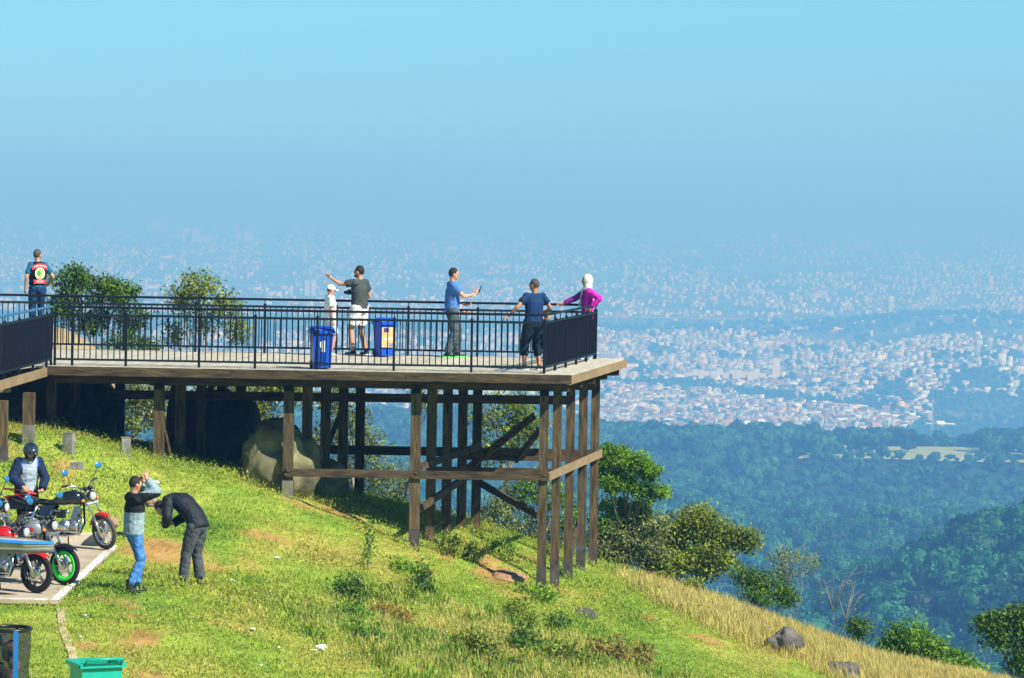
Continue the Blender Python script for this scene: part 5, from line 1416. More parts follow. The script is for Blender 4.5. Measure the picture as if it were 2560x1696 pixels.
person('woman in white headscarf and magenta top leaning on the end railing', p, R(100), 1.70,
    arms={'R': ((.26, .50, 1.12), (.3, -.6, -1), (.1, 1, -.1), .35), 'L': ((-.26, -.02, 1.09), (-.7, -1, -.2), (-.3, .8, -.4), .5)}, head={'yaw': R(-6), 'pitch': -.08},
    top=dict(mat=[cloth('magenta', (.62, .02, .40)), cloth('shaded_magenta', (.20, .012, .22))], fn=pink_shade_fn, sleeve=1.9, hem=.12, fit=.018, name='blouse'), bottom=dict(mat=cloth('brown_trousers', (.06, .045, .04))), shoes=dict(mat=shoe_w), hair=None, extra=scarf, build=.92)
# --- biker in patched vest at the back railing
def patches(t, S, sh, A, Lg, hp, HR):
    red = mat('patch_red', (.72, .05, .07), .7, var=.1); wht = mat('patch_white', (.80, .78, .72), .7); grn = mat('patch_green', (.03, .35, .14), .7); yel_ = mat('patch_yellow_green', (.62, .72, .12), .7, var=.3, scale=20); org = mat('patch_orange', (.85, .33, .05), .7)
    def back(x, z): return Vector((x, -.150 + .55 * x * x - .10 * max(0, z - 1.32), z))
    def disc(name, cx, cz, rx, rz, m, dy, n=22):
        vs = [back(cx, cz) + Vector((0, -dy, 0))] + [back(cx + rx * math.cos(6.283 * i / n), cz + rz * math.sin(6.283 * i / n)) + Vector((0, -dy, 0)) for i in range(n)]
        vs += [v + Vector((0, .006, 0)) for v in vs]
        fs = [(0, 1 + (i + 1) % n, 1 + i) for i in range(n)] + [(1 + i, 1 + (i + 1) % n, n + 2 + (i + 1) % n, n + 2 + i) for i in range(n)]
        return MB().add(vs, fs).build(name, m, t)
    def rocker(name, cz, w, h, bow, m, dy=.008):
        n = 12; vs = []
        for i in range(n + 1):
            x = -w + 2 * w * i / n; z = cz - bow * (x / w) ** 2
            vs += [back(x, z - h) + Vector((0, -dy, 0)), back(x, z + h) + Vector((0, -dy, 0)), back(x, z + h), back(x, z - h)]
        fs = []
        for i in range(n):
            a, b = i * 4, i * 4 + 4
            fs += [(a, b, b + 1, a + 1), (a + 1, b + 1, b + 2, a + 2), (a + 3, b + 3, b, a)]
        o = MB().add(vs, fs).build(name, m, t)
        return o
    o = rocker('top_rocker', 1.400, .165, .048, .050, red)
    L = MB()
    for i in range(9):
        x = -.115 + .029 * i; c = back(x, 1.405 - .045 * (x / .15) ** 2) + Vector((0, -.011, 0)); L.box(c, (.016, .004, .034 if i % 3 else .026), Matrix.Rotation(-.5 * x / .15, 3, 'Y') if False else None)
    L.build('lettering', wht, o)
    e = disc('emblem', 0, 1.235, .108, .128, wht, .012); 
    for nm, cx, cz, rx, rz, m, dy in (('emblem_field', 0, 1.245, .088, .100, yel_, .016), ('emblem_figure', -.025, 1.24, .045, .062, grn, .019), ('emblem_base', .01, 1.15, .055, .022, org, .019)):
        q = disc(nm, cx, cz, rx, rz, m, dy); q.parent = e
    o = rocker('bottom_rocker', 1.060, .13, .042, -.0, red)
    L = MB()
    for i in range(5): L.box(back(-.06 + .03 * i, 1.065) + Vector((0, -.011, 0)), (.017, .004, .032))
    L.build('lettering', wht, o)
    v = MB(); chain(v, [S['pelvis'] + Vector((0, 0, .03)), S['waist'], S['chest'], S['neck'] - Vector((0, 0, .055))], [(.20, .140), (.192, .142), (.205, .148), (.175, .10)], Vector((1, 0, 0)), (False, True))
    me = remesh(v, .014, 2); me.materials.append(black_c); link('vest', me, t)
p = unp(93, 828, 78.6)
person('man standing behind the back railing in a black vest with red and green back patches', p, R(24), 1.72, arms={'L': ((-.27, .03, .90), (-.6, -1, 0), (0, .1, -1), .5), 'R': ((.25, .10, .98), (.8, -1, 0), (-.2, .6, -.6), .5)}, head={'yaw': R(-55)},
    top=dict(mat=cloth('turquoise_blue', (.012, .13, .22)), sleeve=.72, hem=.02, fit=.012), bottom=dict(mat=denim_d), shoes=dict(mat=shoe_b), hair=HAIR_G, extra=patches, build=1.0)

# --- the bikers on the grass
g = lambda u, v, Y: on_ground(u, v, Y)
p = g(332, 1484, 55)
def jfn(c, S, sh, A):
    if c.z > 1.22 and abs(c.x) < .40 and c.z < 1.52 and c.y < .30: return 0
    return 1
stand_t, si = person('biker in grey and black jacket and blue jeans with both hands at his head', p, R(-62), 1.74,
    arms={'R': ((.10, .16, 1.70), (.9, .9, -.5), (-.15, -.1, 1), .6), 'L': ((-.11, .19, 1.66), (-.9, .9, -.7), (.3, -.4, .8), .9)},
    legs={'R': ((.10, -.10, .10), (.1, 1, 0), (.35, 1, 0)), 'L': ((-.08, .09, .10), (0, 1, 0), (-.05, 1, 0))}, head={'pitch': -.1},
    top=dict(mat=[black_c, cloth('grey_jacket', (.24, .33, .38), .2)], fn=jfn, sleeve=1.92, hem=.07, fit=.032, name='jacket', collar=.03), bottom=dict(mat=denim, fit=.008, len=1.90), shoes=dict(mat=shoe_b, high=.12), hair=HAIR)
p = g(478, 1465, 57)
bent_t, be = person('biker in black jacket and grey trousers bending forward over his phone', p, R(62), 1.74,
    spine=dict(pelvis=(0, -.10, .97), waist=(0, -.03, 1.10), chest=(0, .17, 1.28), neck=(0, .40, 1.33), headc=(0, .575, 1.165)), head={'pitch': -.95},
    arms={'R': ((.10, .42, .93), (.8, -.6, -.1), (-.4, .8, -.1), .8), 'L': ((-.10, .42, .92), (-.8, -.6, -.1), (.4, .8, -.1), .8)},
    legs={'R': ((.13, -.08, .095), (0, 1, 0), (.3, 1, 0)), 'L': ((-.14, .06, .095), (0, 1, 0), (-.25, 1, 0))},
    top=dict(mat=cloth('black_shell', (.012, .016, .024), .3, .6), sleeve=1.95, hem=.09, fit=.035, name='jacket', collar=.05), bottom=dict(mat=cloth('slate_trousers', (.065, .075, .085), .3), fit=.026, len=1.92), shoes=dict(mat=shoe_b, high=.05), hair=HAIR)
q = to_world(bent_t, Vector((0, .52, .93))); o = MB().box((0, 0, 0), (.075, .14, .01)).build('phone', mat('phone_black', (.015, .015, .02), .3)); o.location = q; o.rotation_euler = (R(20), 0, R(62)); tag(o, 'dark phone in the hands of the bending biker', 'phone')
MB().box((0, 0, .006), (.064, .125, .004)).build('screen', MATS['phone_screen'], o)
# --- helmeted biker at the back of the black motorcycle
def helmet(t, S, sh, A, Lg, hp, HR):
    mb = MB(); mb.ell(hp(0, -.008, .02), (.125, .145, .14), HR, 20, 14); mb.ell(hp(0, .06, -.075), (.092, .085, .06), HR, 14, 8)
    me = remesh(mb, .013, 2); bm = bmesh.new(); bm.from_mesh(me); inv = HR.transposed(); hc = hp(0, 0, 0)
    def cut(q): return q.z < -.115 or (q.y > .075 and -.045 < q.z < .045)
    bmesh.ops.delete(bm, geom=[f for f in bm.faces if cut(inv @ (f.calc_center_median() - hc))], context='FACES'); bm.to_mesh(me); bm.free()
    me.materials.append(mat('glossy_navy_helmet', (.010, .018, .035), .12, var=.2, coat=1.0)); h = link('helmet', me, t)
    MB().ell(hp(0, .008, .10), (.112, .126, .052), HR, 18, 8).build('visor', mat('smoked_visor', (.02, .03, .05), .08, coat=1.0), h, True)
    st = MB(); st.bar(hp(-.05, .125, .055), hp(-.035, .06, .135), .016, .01); st.build('stripe', mat('helmet_white_red', (.75, .25, .25), .4), h)
def rfn(c, S, sh, A):
    if abs(c.x) > .155 or (abs(c.x) > .12 and c.z < 1.3 and c.y > .17): return 1
    if abs(c.x) > .125 and c.z > 1.2: return 2
    return 0
p = Vector(unp(64, 1340, 61.42)); p.z = -2.57; p.y = 61.42
person('helmeted biker in grey and navy jacket standing behind the black motorcycle', p, R(205), 1.74, spine=dict(waist=(0, .01, 1.08), chest=(0, .07, 1.26), neck=(0, .13, 1.43), headc=(0, .21, 1.55)), head={'pitch': -.7, 'yaw': R(0)},
    arms={'R': ((.16, .34, .98), (1, -.6, -.2), (-.3, 1, -.3), .5), 'L': ((-.17, .32, .93), (-1, -.6, -.2), (.3, 1, -.4), .5)},
    top=dict(mat=[cloth('pale_grey_jacket', (.34, .42, .50), .12), cloth('navy_sleeves', (.010, .022, .06)), cloth('royal_blue_trim', (.02, .10, .55))], fn=rfn, sleeve=1.95, hem=.06, fit=.034, name='jacket', collar=.03), bottom=dict(mat=black_c, fit=.022), shoes=dict(mat=shoe_b, high=.08), hair=None, extra=helmet, build=1.05)
# ------------------------------------------------------------------ motorcycles
chrome = mat('chrome', (0.62, 0.63, 0.65), 0.16, 1.0, var=.06); alloy = mat('cast_alloy', (0.45, 0.46, 0.47), 0.35, .9, var=.1); blackm = mat('black_frame_paint', (.010, .010, .012), .35, var=.2)
rubber = mat('tyre_rubber', (.016, .016, .016), .85, var=.3, scale=20, bump=.4, bscale=60); tyre_dust = mat('dusty_tyre', (.075, .068, .058), .9, var=.25, scale=14, bump=.4, bscale=60)
seat_m = mat('seat_vinyl', (.030, .030, .032), .45, var=.2); redp = mat('red_gloss_paint', (.55, .012, .018), .22, var=.1, coat=.8); blackp = mat('black_gloss_paint', (.008, .010, .016), .14, var=.2, coat=1.0)
greenp = mat('neon_green_rim', (.04, .95, .07), .5, var=.05); amber = mat('amber_lens', (.75, .25, .02), .25); redl = mat('red_lens', (.45, .01, .01), .2); mirror_m = mat('mirror_glass', (.05, .30, .62), .08, .6, var=.05); glass_m = mat('lamp_glass', (.55, .58, .6), .08, .3)
silverp = mat('silver_paint', (.42, .43, .45), .25, .6, var=.1)
def wheel(parent, c, r, rot, rim_m, tyre_m, spokes=5, tw=.045, name='wheel'):
    """Tyre as the part; rim, hub and brake disc as its pieces. rot turns the local y axis (axle)."""
    mb = MB(); n = 28; prof = []
    for j in range(9):
        a = 2 * math.pi * j / 9; prof.append((r - tw + tw * math.cos(a) * .98, tw * .8 * math.sin(a)))
    vs = []; fs = []
    for i in range(n):
        t = 2 * math.pi * i / n
        for (rr, y) in prof: vs.append(Vector(c) + rot @ Vector((rr * math.cos(t), y, rr * math.sin(t))))
    for i in range(n):
        for j in range(9): fs.append((i * 9 + j, i * 9 + (j + 1) % 9, ((i + 1) % n) * 9 + (j + 1) % 9, ((i + 1) % n) * 9 + j))
    w = mb.add(vs, fs).build(name, tyre_m, parent, True)
    rb = MB(); ri = r - 2 * tw + .004
    vs = []; fs = []
    for i in range(n):
        t = 2 * math.pi * i / n
        for rr, y in ((ri + .012, -.030), (ri + .012, .030), (ri - (.045 if rim_m.name.startswith('neon') else .022), .024), (ri - (.045 if rim_m.name.startswith('neon') else .022), -.024)): vs.append(Vector(c) + rot @ Vector((rr * math.cos(t), y, rr * math.sin(t))))
    for i in range(n):
        for j in range(4): fs.append((i * 4 + j, i * 4 + (j + 1) % 4, ((i + 1) % n) * 4 + (j + 1) % 4, ((i + 1) % n) * 4 + j))
    rb.add(vs, fs).build('rim', rim_m, w, True)
    for k in range(spokes):
        t = 2 * math.pi * (k + .3) / spokes
        for s in ((-1, 1) if spokes < 8 else (1,)):
            a = Vector(c) + rot @ Vector((.04 * math.cos(t + .25 * s), 0.012 * s, .04 * math.sin(t + .25 * s))); b = Vector(c) + rot @ Vector(((ri - .01) * math.cos(t + .06 * s), 0, (ri - .01) * math.sin(t + .06 * s)))
            MB().bar(a, b, .016 if spokes < 8 else .007, .014 if spokes < 8 else .007).build('spoke', rim_m, w)
    hb = MB(); hb.lathe([(.0, -.055), (.045, -.05), (.05, -.02), (.05, .02), (.045, .05), (0, .055)], (0, 0, 0), 'y', 14); hb.v = [tuple(Vector(c) + rot @ Vector(v)) for v in hb.v]; hb.build('hub', alloy, w, True)
    db = MB(); db.lathe([(.055, -.062), (.115, -.062), (.115, -.058), (.055, -.058)], (0, 0, 0), 'y', 20); db.v = [tuple(Vector(c) + rot @ Vector(v)) for v in db.v]; db.build('brake_disc', chrome, w, True)
    return w
def loft(secs, n=12):
    """secs: (x, z centre, half width, half height, power) cross-sections along x."""
    mb = MB(); vs = []
    for (x, z, w, h, p) in secs:
        for j in range(n):
            t = 2 * math.pi * j / n; c, s = math.cos(t), math.sin(t)
            vs.append((x, w * math.copysign(abs(c) ** p, c), z + h * math.copysign(abs(s) ** p, s)))
    fs = []
    for i in range(len(secs) - 1):
        for j in range(n): fs.append((i * n + j, i * n + (j + 1) % n, (i + 1) * n + (j + 1) % n, (i + 1) * n + j))
    fs += [tuple(range(n - 1, -1, -1)), tuple(range((len(secs) - 1) * n, len(secs) * n))]
    mb.add(vs, fs); return mb
def motorcycle(label, front_contact, heading, steer, lean, tank_m, mud_m, rim_m, tyre_m=rubber, rack=None, spokes=5, seat_col=None, side_m=None, mud_short=False, tank_trim=None):
    r = .295; wb = 1.30
    t = thing('motorcycle', label, 'motorcycle', (0, 0, 0), heading)
    t.rotation_euler = (lean, 0, heading)
    fx = wb / 2
    head_top = Vector((fx - .36, 0, .98)); axle = Vector((fx, 0, r)); ax = (head_top - axle).normalized()
    SR = Matrix.Rotation(steer, 3, ax)
    def st(v): return head_top + SR @ (Vector(v) - head_top)
    wrot = SR
    wheel(t, st(axle), r, wrot, rim_m, tyre_m, spokes, .042, 'front_wheel')
    wheel(t, (-fx, 0, r), r, Matrix.Identity(3), rim_m, tyre_m, spokes, .05, 'rear_wheel')
    for s in (-1, 1):
        y = Vector((0, .085 * s, 0))
        o = MB().tube([st(axle + y), st(axle + y + ax * .30)], .026, 10).build('fork_leg', alloy if rim_m != greenp else chrome, t, True)
        MB().tube([st(axle + y + ax * .29), st(axle + y + ax * .74)], .017, 10).build('stanchion', chrome, o, True)
    for k in (.52, .74): 
        c = st(axle + ax * k); MB().box(c, (.07, .24, .03), SR @ Matrix.Rotation(-.48, 3, 'Y')).build('fork_clamp', alloy, t)
    # mudguard: an arc of sheet over the front tyre
    mb = MB(); vs = []; a0, a1 = (R(62), R(165)) if not mud_short else (R(50), R(150)); N = 14
    for i in range(N + 1):
        a = a0 + (a1 - a0) * i / N
        for y, dr in ((-.058, -.028), (-.045, .010), (0, .024), (.045, .010), (.058, -.028)): vs.append(st(axle + Vector(((r + .018 + dr) * math.cos(a), y, (r + .018 + dr) * math.sin(a)))))
    fs = [(i * 5 + j, i * 5 + j + 1, i * 5 + j + 6, i * 5 + j + 5) for i in range(N) for j in range(4)]
    mb.add(vs, fs).build('front_mudguard', mud_m, t, True)
    # headlamp, clocks, bars
    hl = head_top + Vector((.13, 0, -.10)); rot = SR
    q = MB().lathe([(.0, -.10), (.05, -.09), (.085, -.02), (.088, .03), (.080, .036)], (0, 0, 0), 'x', 16); q.v = [tuple(st(hl + Vector(v))) for v in q.v]; h = q.build('headlamp', blackp, t, True)
    q = MB().lathe([(.079, .034), (.05, .050), (0, .056)], (0, 0, 0), 'x', 16); q.v = [tuple(st(hl + Vector(v))) for v in q.v]; q.build('lamp_lens', glass_m, h, True)
    for s in (-1, 1):
        q = MB().lathe([(.042, 0), (.045, .03), (.036, .05), (0, .052)], (0, 0, 0), 'z', 12); q.v = [tuple(st(head_top + Vector((.05, .05 * s, .0)) + Vector(v))) for v in q.v]; q.build('dial', blackm, t, True)
    bar = [(-.16, -.36, .10), (-.10, -.22, .10), (-.02, -.08, .02), (-.02, .08, .02), (-.10, .22, .10), (-.16, .36, .10)]
    hb = MB().tube([st(head_top + Vector(b)) for b in bar], .012, 8).build('handlebar', chrome, t, True)
    for s in (-1, 1):
        a = st(head_top + Vector((-.115, .26 * s, .10))); b = st(head_top + Vector((-.165, .375 * s, .10))); MB().tube([a, b], .019, 8).build('grip', rubber, hb, True)
        MB().tube([st(head_top + Vector((-.06, .24 * s, .10))), st(head_top + Vector((-.06, .37 * s, .09)))], .007, 6).build('lever', alloy, hb)
        mstem = [st(head_top + Vector((-.10, .24 * s, .10))), st(head_top + Vector((-.07, .30 * s, .24))), st(head_top + Vector((-.06, .36 * s, .33)))]
        m_ = MB().tube(mstem, .006, 6).build('mirror', blackm, t)
        MB().ell(mstem[-1], (.018, .075, .052), SR, 12, 8).build('mirror_head', mirror_m, m_, True)
        ind = st(head_top + Vector((.08, .15 * s, -.16))); i_ = MB().tube([st(head_top + Vector((.06, .07 * s, -.15))), ind], .008, 6).build('indicator', blackm, t); MB().ell(ind, (.032, .03, .028), None, 10, 6).build('indicator_lens', amber, i_, True)
    # frame
    fr = MB(); neck = head_top + Vector((-.03, 0, -.16))
    fr.tube([neck, (.02, 0, .74), (-.35, 0, .70), (-.80, 0, .76)], .022, 8); fr.tube([neck, (.30, 0, .42), (.22, 0, .24), (-.20, 0, .24), (-.28, 0, .60)], .02, 8)
    for s in (-1, 1): fr.tube([(-.25, .06 * s, .34), (-fx, .075 * s, r)], .017, 6); fr.tube([(-.28, .08 * s, .42), (-.62, .09 * s, .72)], .011, 6)
    fr.build('frame', blackm, t, True)
    for s in (-1, 1):
        q = MB().tube([(-fx, .115 * s, r + .02), (-.50, .115 * s, .68)], .026, 8); q.build('rear_shock', chrome, t, True)
    # tank, seat, side panels
    tk = loft([(.26, .80, .05, .05, .8), (.22, .82, .125, .10, .8), (.10, .84, .150, .125, .75), (-.06, .815, .140, .115, .75), (-.20, .775, .105, .075, .8), (-.26, .755, .07, .05, .8)], 16).build('tank', tank_m, t, True)
    MB().lathe([(.04, 0), (.04, .02), (.0, .025)], (.06, 0, .955), n=12).build('tank_cap', chrome, tk, True)
    if tank_trim:
        for s in (-1, 1): MB().box((.05, .146 * s, .82), (.20, .012, .05), Matrix.Rotation(R(10), 3, 'Y')).build('tank_stripe', tank_trim, tk)
    loft([(-.18, .765, .085, .035, .8), (-.30, .745, .115, .045, .7), (-.52, .755, .135, .05, .6), (-.72, .80, .125, .05, .6), (-.88, .83, .085, .04, .7)], 14).build('seat', seat_col or seat_m, t, True)
    for s in (-1, 1): MB().add([(-.20, .105 * s, .70), (-.46, .12 * s, .68), (-.44, .12 * s, .50), (-.26, .11 * s, .52), (-.20, .085 * s, .70), (-.46, .10 * s, .68), (-.44, .10 * s, .50), (-.26, .09 * s, .52)], [(0, 1, 2, 3), (7, 6, 5, 4), (0, 4, 5, 1), (1, 5, 6, 2), (2, 6, 7, 3), (3, 7, 4, 0)]).build('side_panel', side_m or tank_m, t)
    loft([(-.72, .73, .09, .05, .7), (-.90, .77, .08, .05, .7), (-1.05, .80, .05, .035, .7)], 12).build('tail', side_m or tank_m, t, True)
    q = MB().ell((-1.06, 0, .79), (.05, .075, .045), None, 12, 8).build('tail_lamp', redl, t, True)
    # engine
    e = MB(); e.lathe([(.0, -.135), (.10, -.13), (.115, -.08), (.115, .08), (.10, .13), (0, .135)], (-.02, 0, .36), 'y', 18); e.lathe([(0, -.125), (.085, -.12), (.095, -.06), (.095, .06), (.085, .12), (0, .125)], (.14, 0, .37), 'y', 16); e.box((.06, 0, .33), (.26, .20, .12))
    en = e.build('engine', alloy, t, True)
    cyl = MB(); rotc = Matrix.Rotation(R(12), 3, 'Y')
    for k in range(7): cyl.box(Vector((.13, 0, .46)) + rotc @ Vector((0, 0, .026 * k)), (.15, .15, .012), rotc)
    cyl.box(Vector((.13, 0, .46)) + rotc @ Vector((0, 0, .085)), (.11, .11, .19), rotc); cyl.box(Vector((.13, 0, .46)) + rotc @ Vector((0, 0, .20)), (.12, .13, .05), rotc)
    cyl.build('cylinder', alloy, en)
    MB().lathe([(.0, 0), (.07, .0), (.075, .02), (.05, .035), (0, .036)], (-.02, -.165, .36), 'y', 18).build('clutch_cover', chrome, en, True)
    MB().box((-.12, 0, .56), (.12, .12, .14)).build('air_box', blackm, t)
    ex = MB().tube([(.20, -.06, .56), (.30, -.10, .48), (.26, -.13, .24), (.05, -.15, .20), (-.25, -.15, .21)], .019, 8).build('exhaust', chrome, t, True)
    MB().tube([(-.22, -.155, .22), (-.30, -.16, .24), (-.85, -.165, .34), (-.90, -.165, .35)], [.03, .046, .046, .03], 12).build('silencer', chrome, ex, True)
    for s in (-1, 1): MB().tube([(-.15, .10 * s, .27), (-.15, .27 * s, .27)], .013, 6).build('footpeg', rubber, t)
    MB().tube([(.26, -.05, .50), (.30, -.26, .50), (.30, -.30, .40), (.26, -.26, .26), (.18, -.05, .24)], .014, 8).build('crash_bar', chrome, t, True)
    MB().tube([(-.02, .10, .26), (-.06, .26, .02)], .012, 6).build('kickstand', blackm, t)
    MB().add([(-.62, -.07, .62), (-1.00, -.07, .60), (-1.0, .07, .60), (-.62, .07, .62), (-.72, -.07, .70), (-1.06, -.07, .76), (-1.06, .07, .76), (-.72, .07, .70)], [(0, 3, 2, 1), (4, 5, 6, 7), (0, 1, 5, 4), (1, 2, 6, 5), (2, 3, 7, 6), (3, 0, 4, 7)]).build('rear_mudguard', blackm, t)
    if rack:
        rk = MB()
        for s in (-1, 0, 1): rk.tube([(-.60, .10 * s, .86), (-.72, .11 * s, .92), (-1.12, .11 * s, .94)], .011, 6)
        for x in (-.74, -.88, -1.02, -1.12): rk.tube([(x, -.12, .925), (x, .12, .925)], .010, 6)
        for s in (-1, 1): rk.tube([(-.60, .12 * s, .70), (-1.0, .12 * s, .92)], .010, 6); rk.tube([(-.62, .13 * s, .88), (-1.10, .13 * s, .80)], .010, 6)
        rk.build('luggage_rack', rack, t, True)
    for s in (-1, 1):                                   # cables and small fittings
        MB().tube([st(head_top + Vector((-.10, .24 * s, .09))), st(head_top + Vector((.10, .12 * s, .04))), st(head_top + Vector((.06, .03 * s, -.16))), (.10, .05 * s, .62)], .005, 5).build('cable', rubber, t)
    MB().lathe([(0, -.03), (.035, -.03), (.035, .03), (0, .03)], (.0, -.02, .60), 'x', 10).build('carburettor', alloy, t, True)
    MB().box((-.40, .075, .33), (.46, .03, .07), Matrix.Rotation(R(6), 3, 'Y')).build('chain_guard', blackm, t)
    MB().tube([(-.02, -.15, .28), (.10, -.19, .26), (.16, -.19, .28)], .008, 6).build('brake_pedal', chrome, t)
    MB().box(st(axle + Vector((-.10, -.075, .06))), (.05, .05, .09), SR).build('brake_caliper', blackm, t)
    # put the front tyre's foot on the asked point
    M = Matrix.Rotation(heading, 4, 'Z') @ Matrix.Rotation(lean, 4, 'X')
    foot = M @ (st(axle) + Vector((0, 0, -r)))
    low = min((M @ Vector((-fx, 0, 0))).z, foot.z)
    t.location = (front_contact[0] - foot.x, front_contact[1] - foot.y, front_contact[2] - low)
    return t
zl_ = -2.568
p = unp(258, 1366, 60.7); motorcycle('black tanked motorcycle with red front mudguard, parked nearest the kerb', (p.x, 60.7, zl_), R(-15), R(-32), R(-7), blackp, redp, chrome, tyre_dust, redp, 14)
p = unp(158, 1480, 55.4); motorcycle('motorcycle with neon green front wheel rim', (p.x, 55.4, zl_), R(-22), R(-14), R(-7), silverp, blackm, greenp, rubber, None, 5, None, redp, True, redp)
p = unp(88, 1496, 54.3); motorcycle('red motorcycle with black spoked front wheel at the left edge', (p.x, 54.3, zl_), R(-20), R(-12), R(-7), redp, redp, blackm, rubber, None, 6, None, redp, True)
p = unp(40, 1420, 58.3); motorcycle('red and silver motorcycle half hidden between the black and the green wheeled ones', (p.x, 58.3, zl_), R(-14), R(-10), R(-7), silverp, blackp, chrome, rubber, None, 14, None, redp, False, redp)
# --- grey hull with blue rim reaching in from the left edge
hull_b = mat('hull_grey', (.16, .16, .14), .5, var=.1); hull_t = mat('hull_beige', (.36, .33, .26), .5, var=.08); hull_r = mat('hull_blue_rim', (.02, .22, .75), .35, var=.08)
a = unp(135, 1362, 53.7)
hull = thing('hull', 'grey hull shaped body with bright blue rim reaching in from the left edge', 'hull', (a.x - 1.2, 53.7, zl_))
s_ = 53.7 / F_PX; xs_ = [0, -.08, -.20, -.40, -.70, -1.1, -1.6, -2.2]
def hsec(x):
    w = min(.30, .02 + .55 * abs(x) ** .8); up = .022 + .115 * abs(x) ** .85
    return w, up
vs = {'rim': [], 'upper': [], 'lower': []}
for x in xs_:
    w, up = hsec(x); X = a.x + x; zt = a.z + up * .55 + .03; zm = a.z - .035 + .02 * abs(x); zb = a.z - .115 - .02 * min(1, abs(x))
    vs['rim'].append([(X, 53.7 - w - .014, zt - .035), (X, 53.7 - w - .014, zt + .004), (X, 53.7 - w + .02, zt + .004), (X, 53.7 - w + .02, zt - .035)])
    vs['upper'].append([(X, 53.7 - w, zt - .012), (X, 53.7 - w * .92, zm), (X, 53.7 + w * .92, zm), (X, 53.7 + w, zt - .012)])
    vs['lower'].append([(X, 53.7 - w * .92, zm - .002), (X, 53.7 - w * .45, zb), (X, 53.7 + w * .45, zb), (X, 53.7 + w * .92, zm - .002)])
for nm, m in (('rim', hull_r), ('upper', hull_t), ('lower', hull_b)):
    V = [v for s in vs[nm] for v in s]; F_ = []
    for i in range(len(xs_) - 1):
        for j in range(4): F_.append((i * 4 + j, i * 4 + (j + 1) % 4, (i + 1) * 4 + (j + 1) % 4, (i + 1) * 4 + j))
    F_ += [(3, 2, 1, 0)]
    MB().add(V, F_).build({'rim': 'blue_rim', 'upper': 'upper_side', 'lower': 'lower_side'}[nm], m, hull, nm != 'rim', world=True)
for dx in (-1.35, -2.0):
    MB().tube([(a.x + dx, 53.5, zl_), (a.x + dx, 53.7, a.z - .1)], .025, 8).tube([(a.x + dx, 53.9, zl_), (a.x + dx, 53.7, a.z - .1)], .025, 8).build('trestle', blackm, hull, world=True)

# ------------------------------------------------------------------ bins and the rubbish bag
def wheelie_bin(label, loc, rz, w, d, h, m, dark, poster=None, lid=True, group=None, handle=True):
    t = thing('wheelie_bin', label, 'bin', tuple(loc), rz, group)
    b = MB(); k = .80
    zs = [0.03, h * .10, h * .86]
    vs = []; n = 0
    for z, f in ((.03, k), (h * .5, (k + 1) / 2 - .01), (h * .86, .96)):
        for x, y in ((-1, -1), (-.86, -1.0), (.86, -1.0), (1, -1), (1, 1), (-1, 1)):
            cx = x * w / 2 * f; cy = y * d / 2 * f
            vs.append((cx, cy, z))
    fs = []
    for i in range(2):
        for j in range(6): fs.append((i * 6 + j, i * 6 + (j + 1) % 6, (i + 1) * 6 + (j + 1) % 6, (i + 1) * 6 + j))
    fs.append(tuple(range(5, -1, -1)))
    b.add(vs, fs); b.box((0, -d * .43, h * .35), (w * .12, .02, h * .5))
    body = b.build('body', m, t)
    rm = MB()
    for c, s in (((0, -d * .52, h * .87), (w * 1.08, .05, .05)), ((0, d * .52, h * .87), (w * 1.08, .05, .05)), ((-w * .52, 0, h * .87), (.05, d * .99, .048)), ((w * .52, 0, h * .87), (.05, d * .99, .048))): rm.box(c, s)
    rm.build('rim', m, t)
    if lid:
        q = loft([(-d * .56, h * .905, w * .52, .012, .5), (-d * .50, h * .925, w * .55, .03, .45), (0, h * .955, w * .54, .045, .45), (d * .48, h * .935, w * .53, .03, .45), (d * .54, h * .915, w * .5, .015, .5)], 20)
        q.v = [(-v[1], v[0], v[2]) for v in q.v]; q.build('lid', m, t, True)
    if handle:
        hx = MB().tube([(-w * .42, d * .56, h * .88), (-w * .42, d * .68, h * .93), (w * .42, d * .68, h * .93), (w * .42, d * .56, h * .88)], .018, 8).build('handle', m, t, True)
    for s in (-1, 1): MB().lathe([(0, -.02), (.075, -.02), (.08, 0), (.075, .02), (0, .02)], (s * w * .40, d * .36, .08), 'x', 16).build('wheel', dark, t, True)
    MB().box((0, -d * .02, .035), (w * .72, d * .70, .03)).build('base', m, t)
    if poster: poster(t)
    return t
blue_bin = mat('blue_bin_plastic', (.010, .075, .50), .32, var=.12, scale=5); darkw = mat('bin_wheel', (.012, .012, .012), .7); green_bin = mat('green_bin_plastic', (.010, .36, .27), .38, var=.12, scale=5)
def label_a(t):
    MB().box((.00, -.176, .43), (.075, .006, .21)).build('sticker', mat('pale_sticker', (.45, .62, .62), .5, col2=(.62, .74, .70), scale=20), t)
    MB().box((-.05, -.178, .46), (.02, .006, .10)).build('sticker_strip', mat('white_strip', (.75, .78, .75), .5), t)
    MB().box((0, -.163, .105), (.33, .012, .02)).build('band', mat('grey_band', (.35, .42, .38), .5), t)
def label_b(t):
    o = MB().box((-.02, -.188, .40), (.255, .008, .40)).build('poster', mat('orange_poster', (.80, .36, .10), .6, col2=(.70, .45, .24), scale=9), t)
    w_ = mat('poster_white', (.82, .76, .66), .6)
    for k in range(3): MB().box((0.0, -.1935, .40 - .025 * k), (.20, .004, .010)).build('poster_line', w_, o)
    MB().box((.06, -.1935, .27), (.13, .004, .035)).build('poster_blue', mat('poster_blue', (.05, .35, .60), .6), o); MB().box((.07, -.1935, .235), (.10, .004, .028)).build('poster_red', mat('poster_red', (.55, .06, .05), .6), o)
    MB().box((-.05, -.1935, .545), (.11, .004, .09)).build('poster_dark', mat('poster_navy', (.02, .03, .15), .6), o)
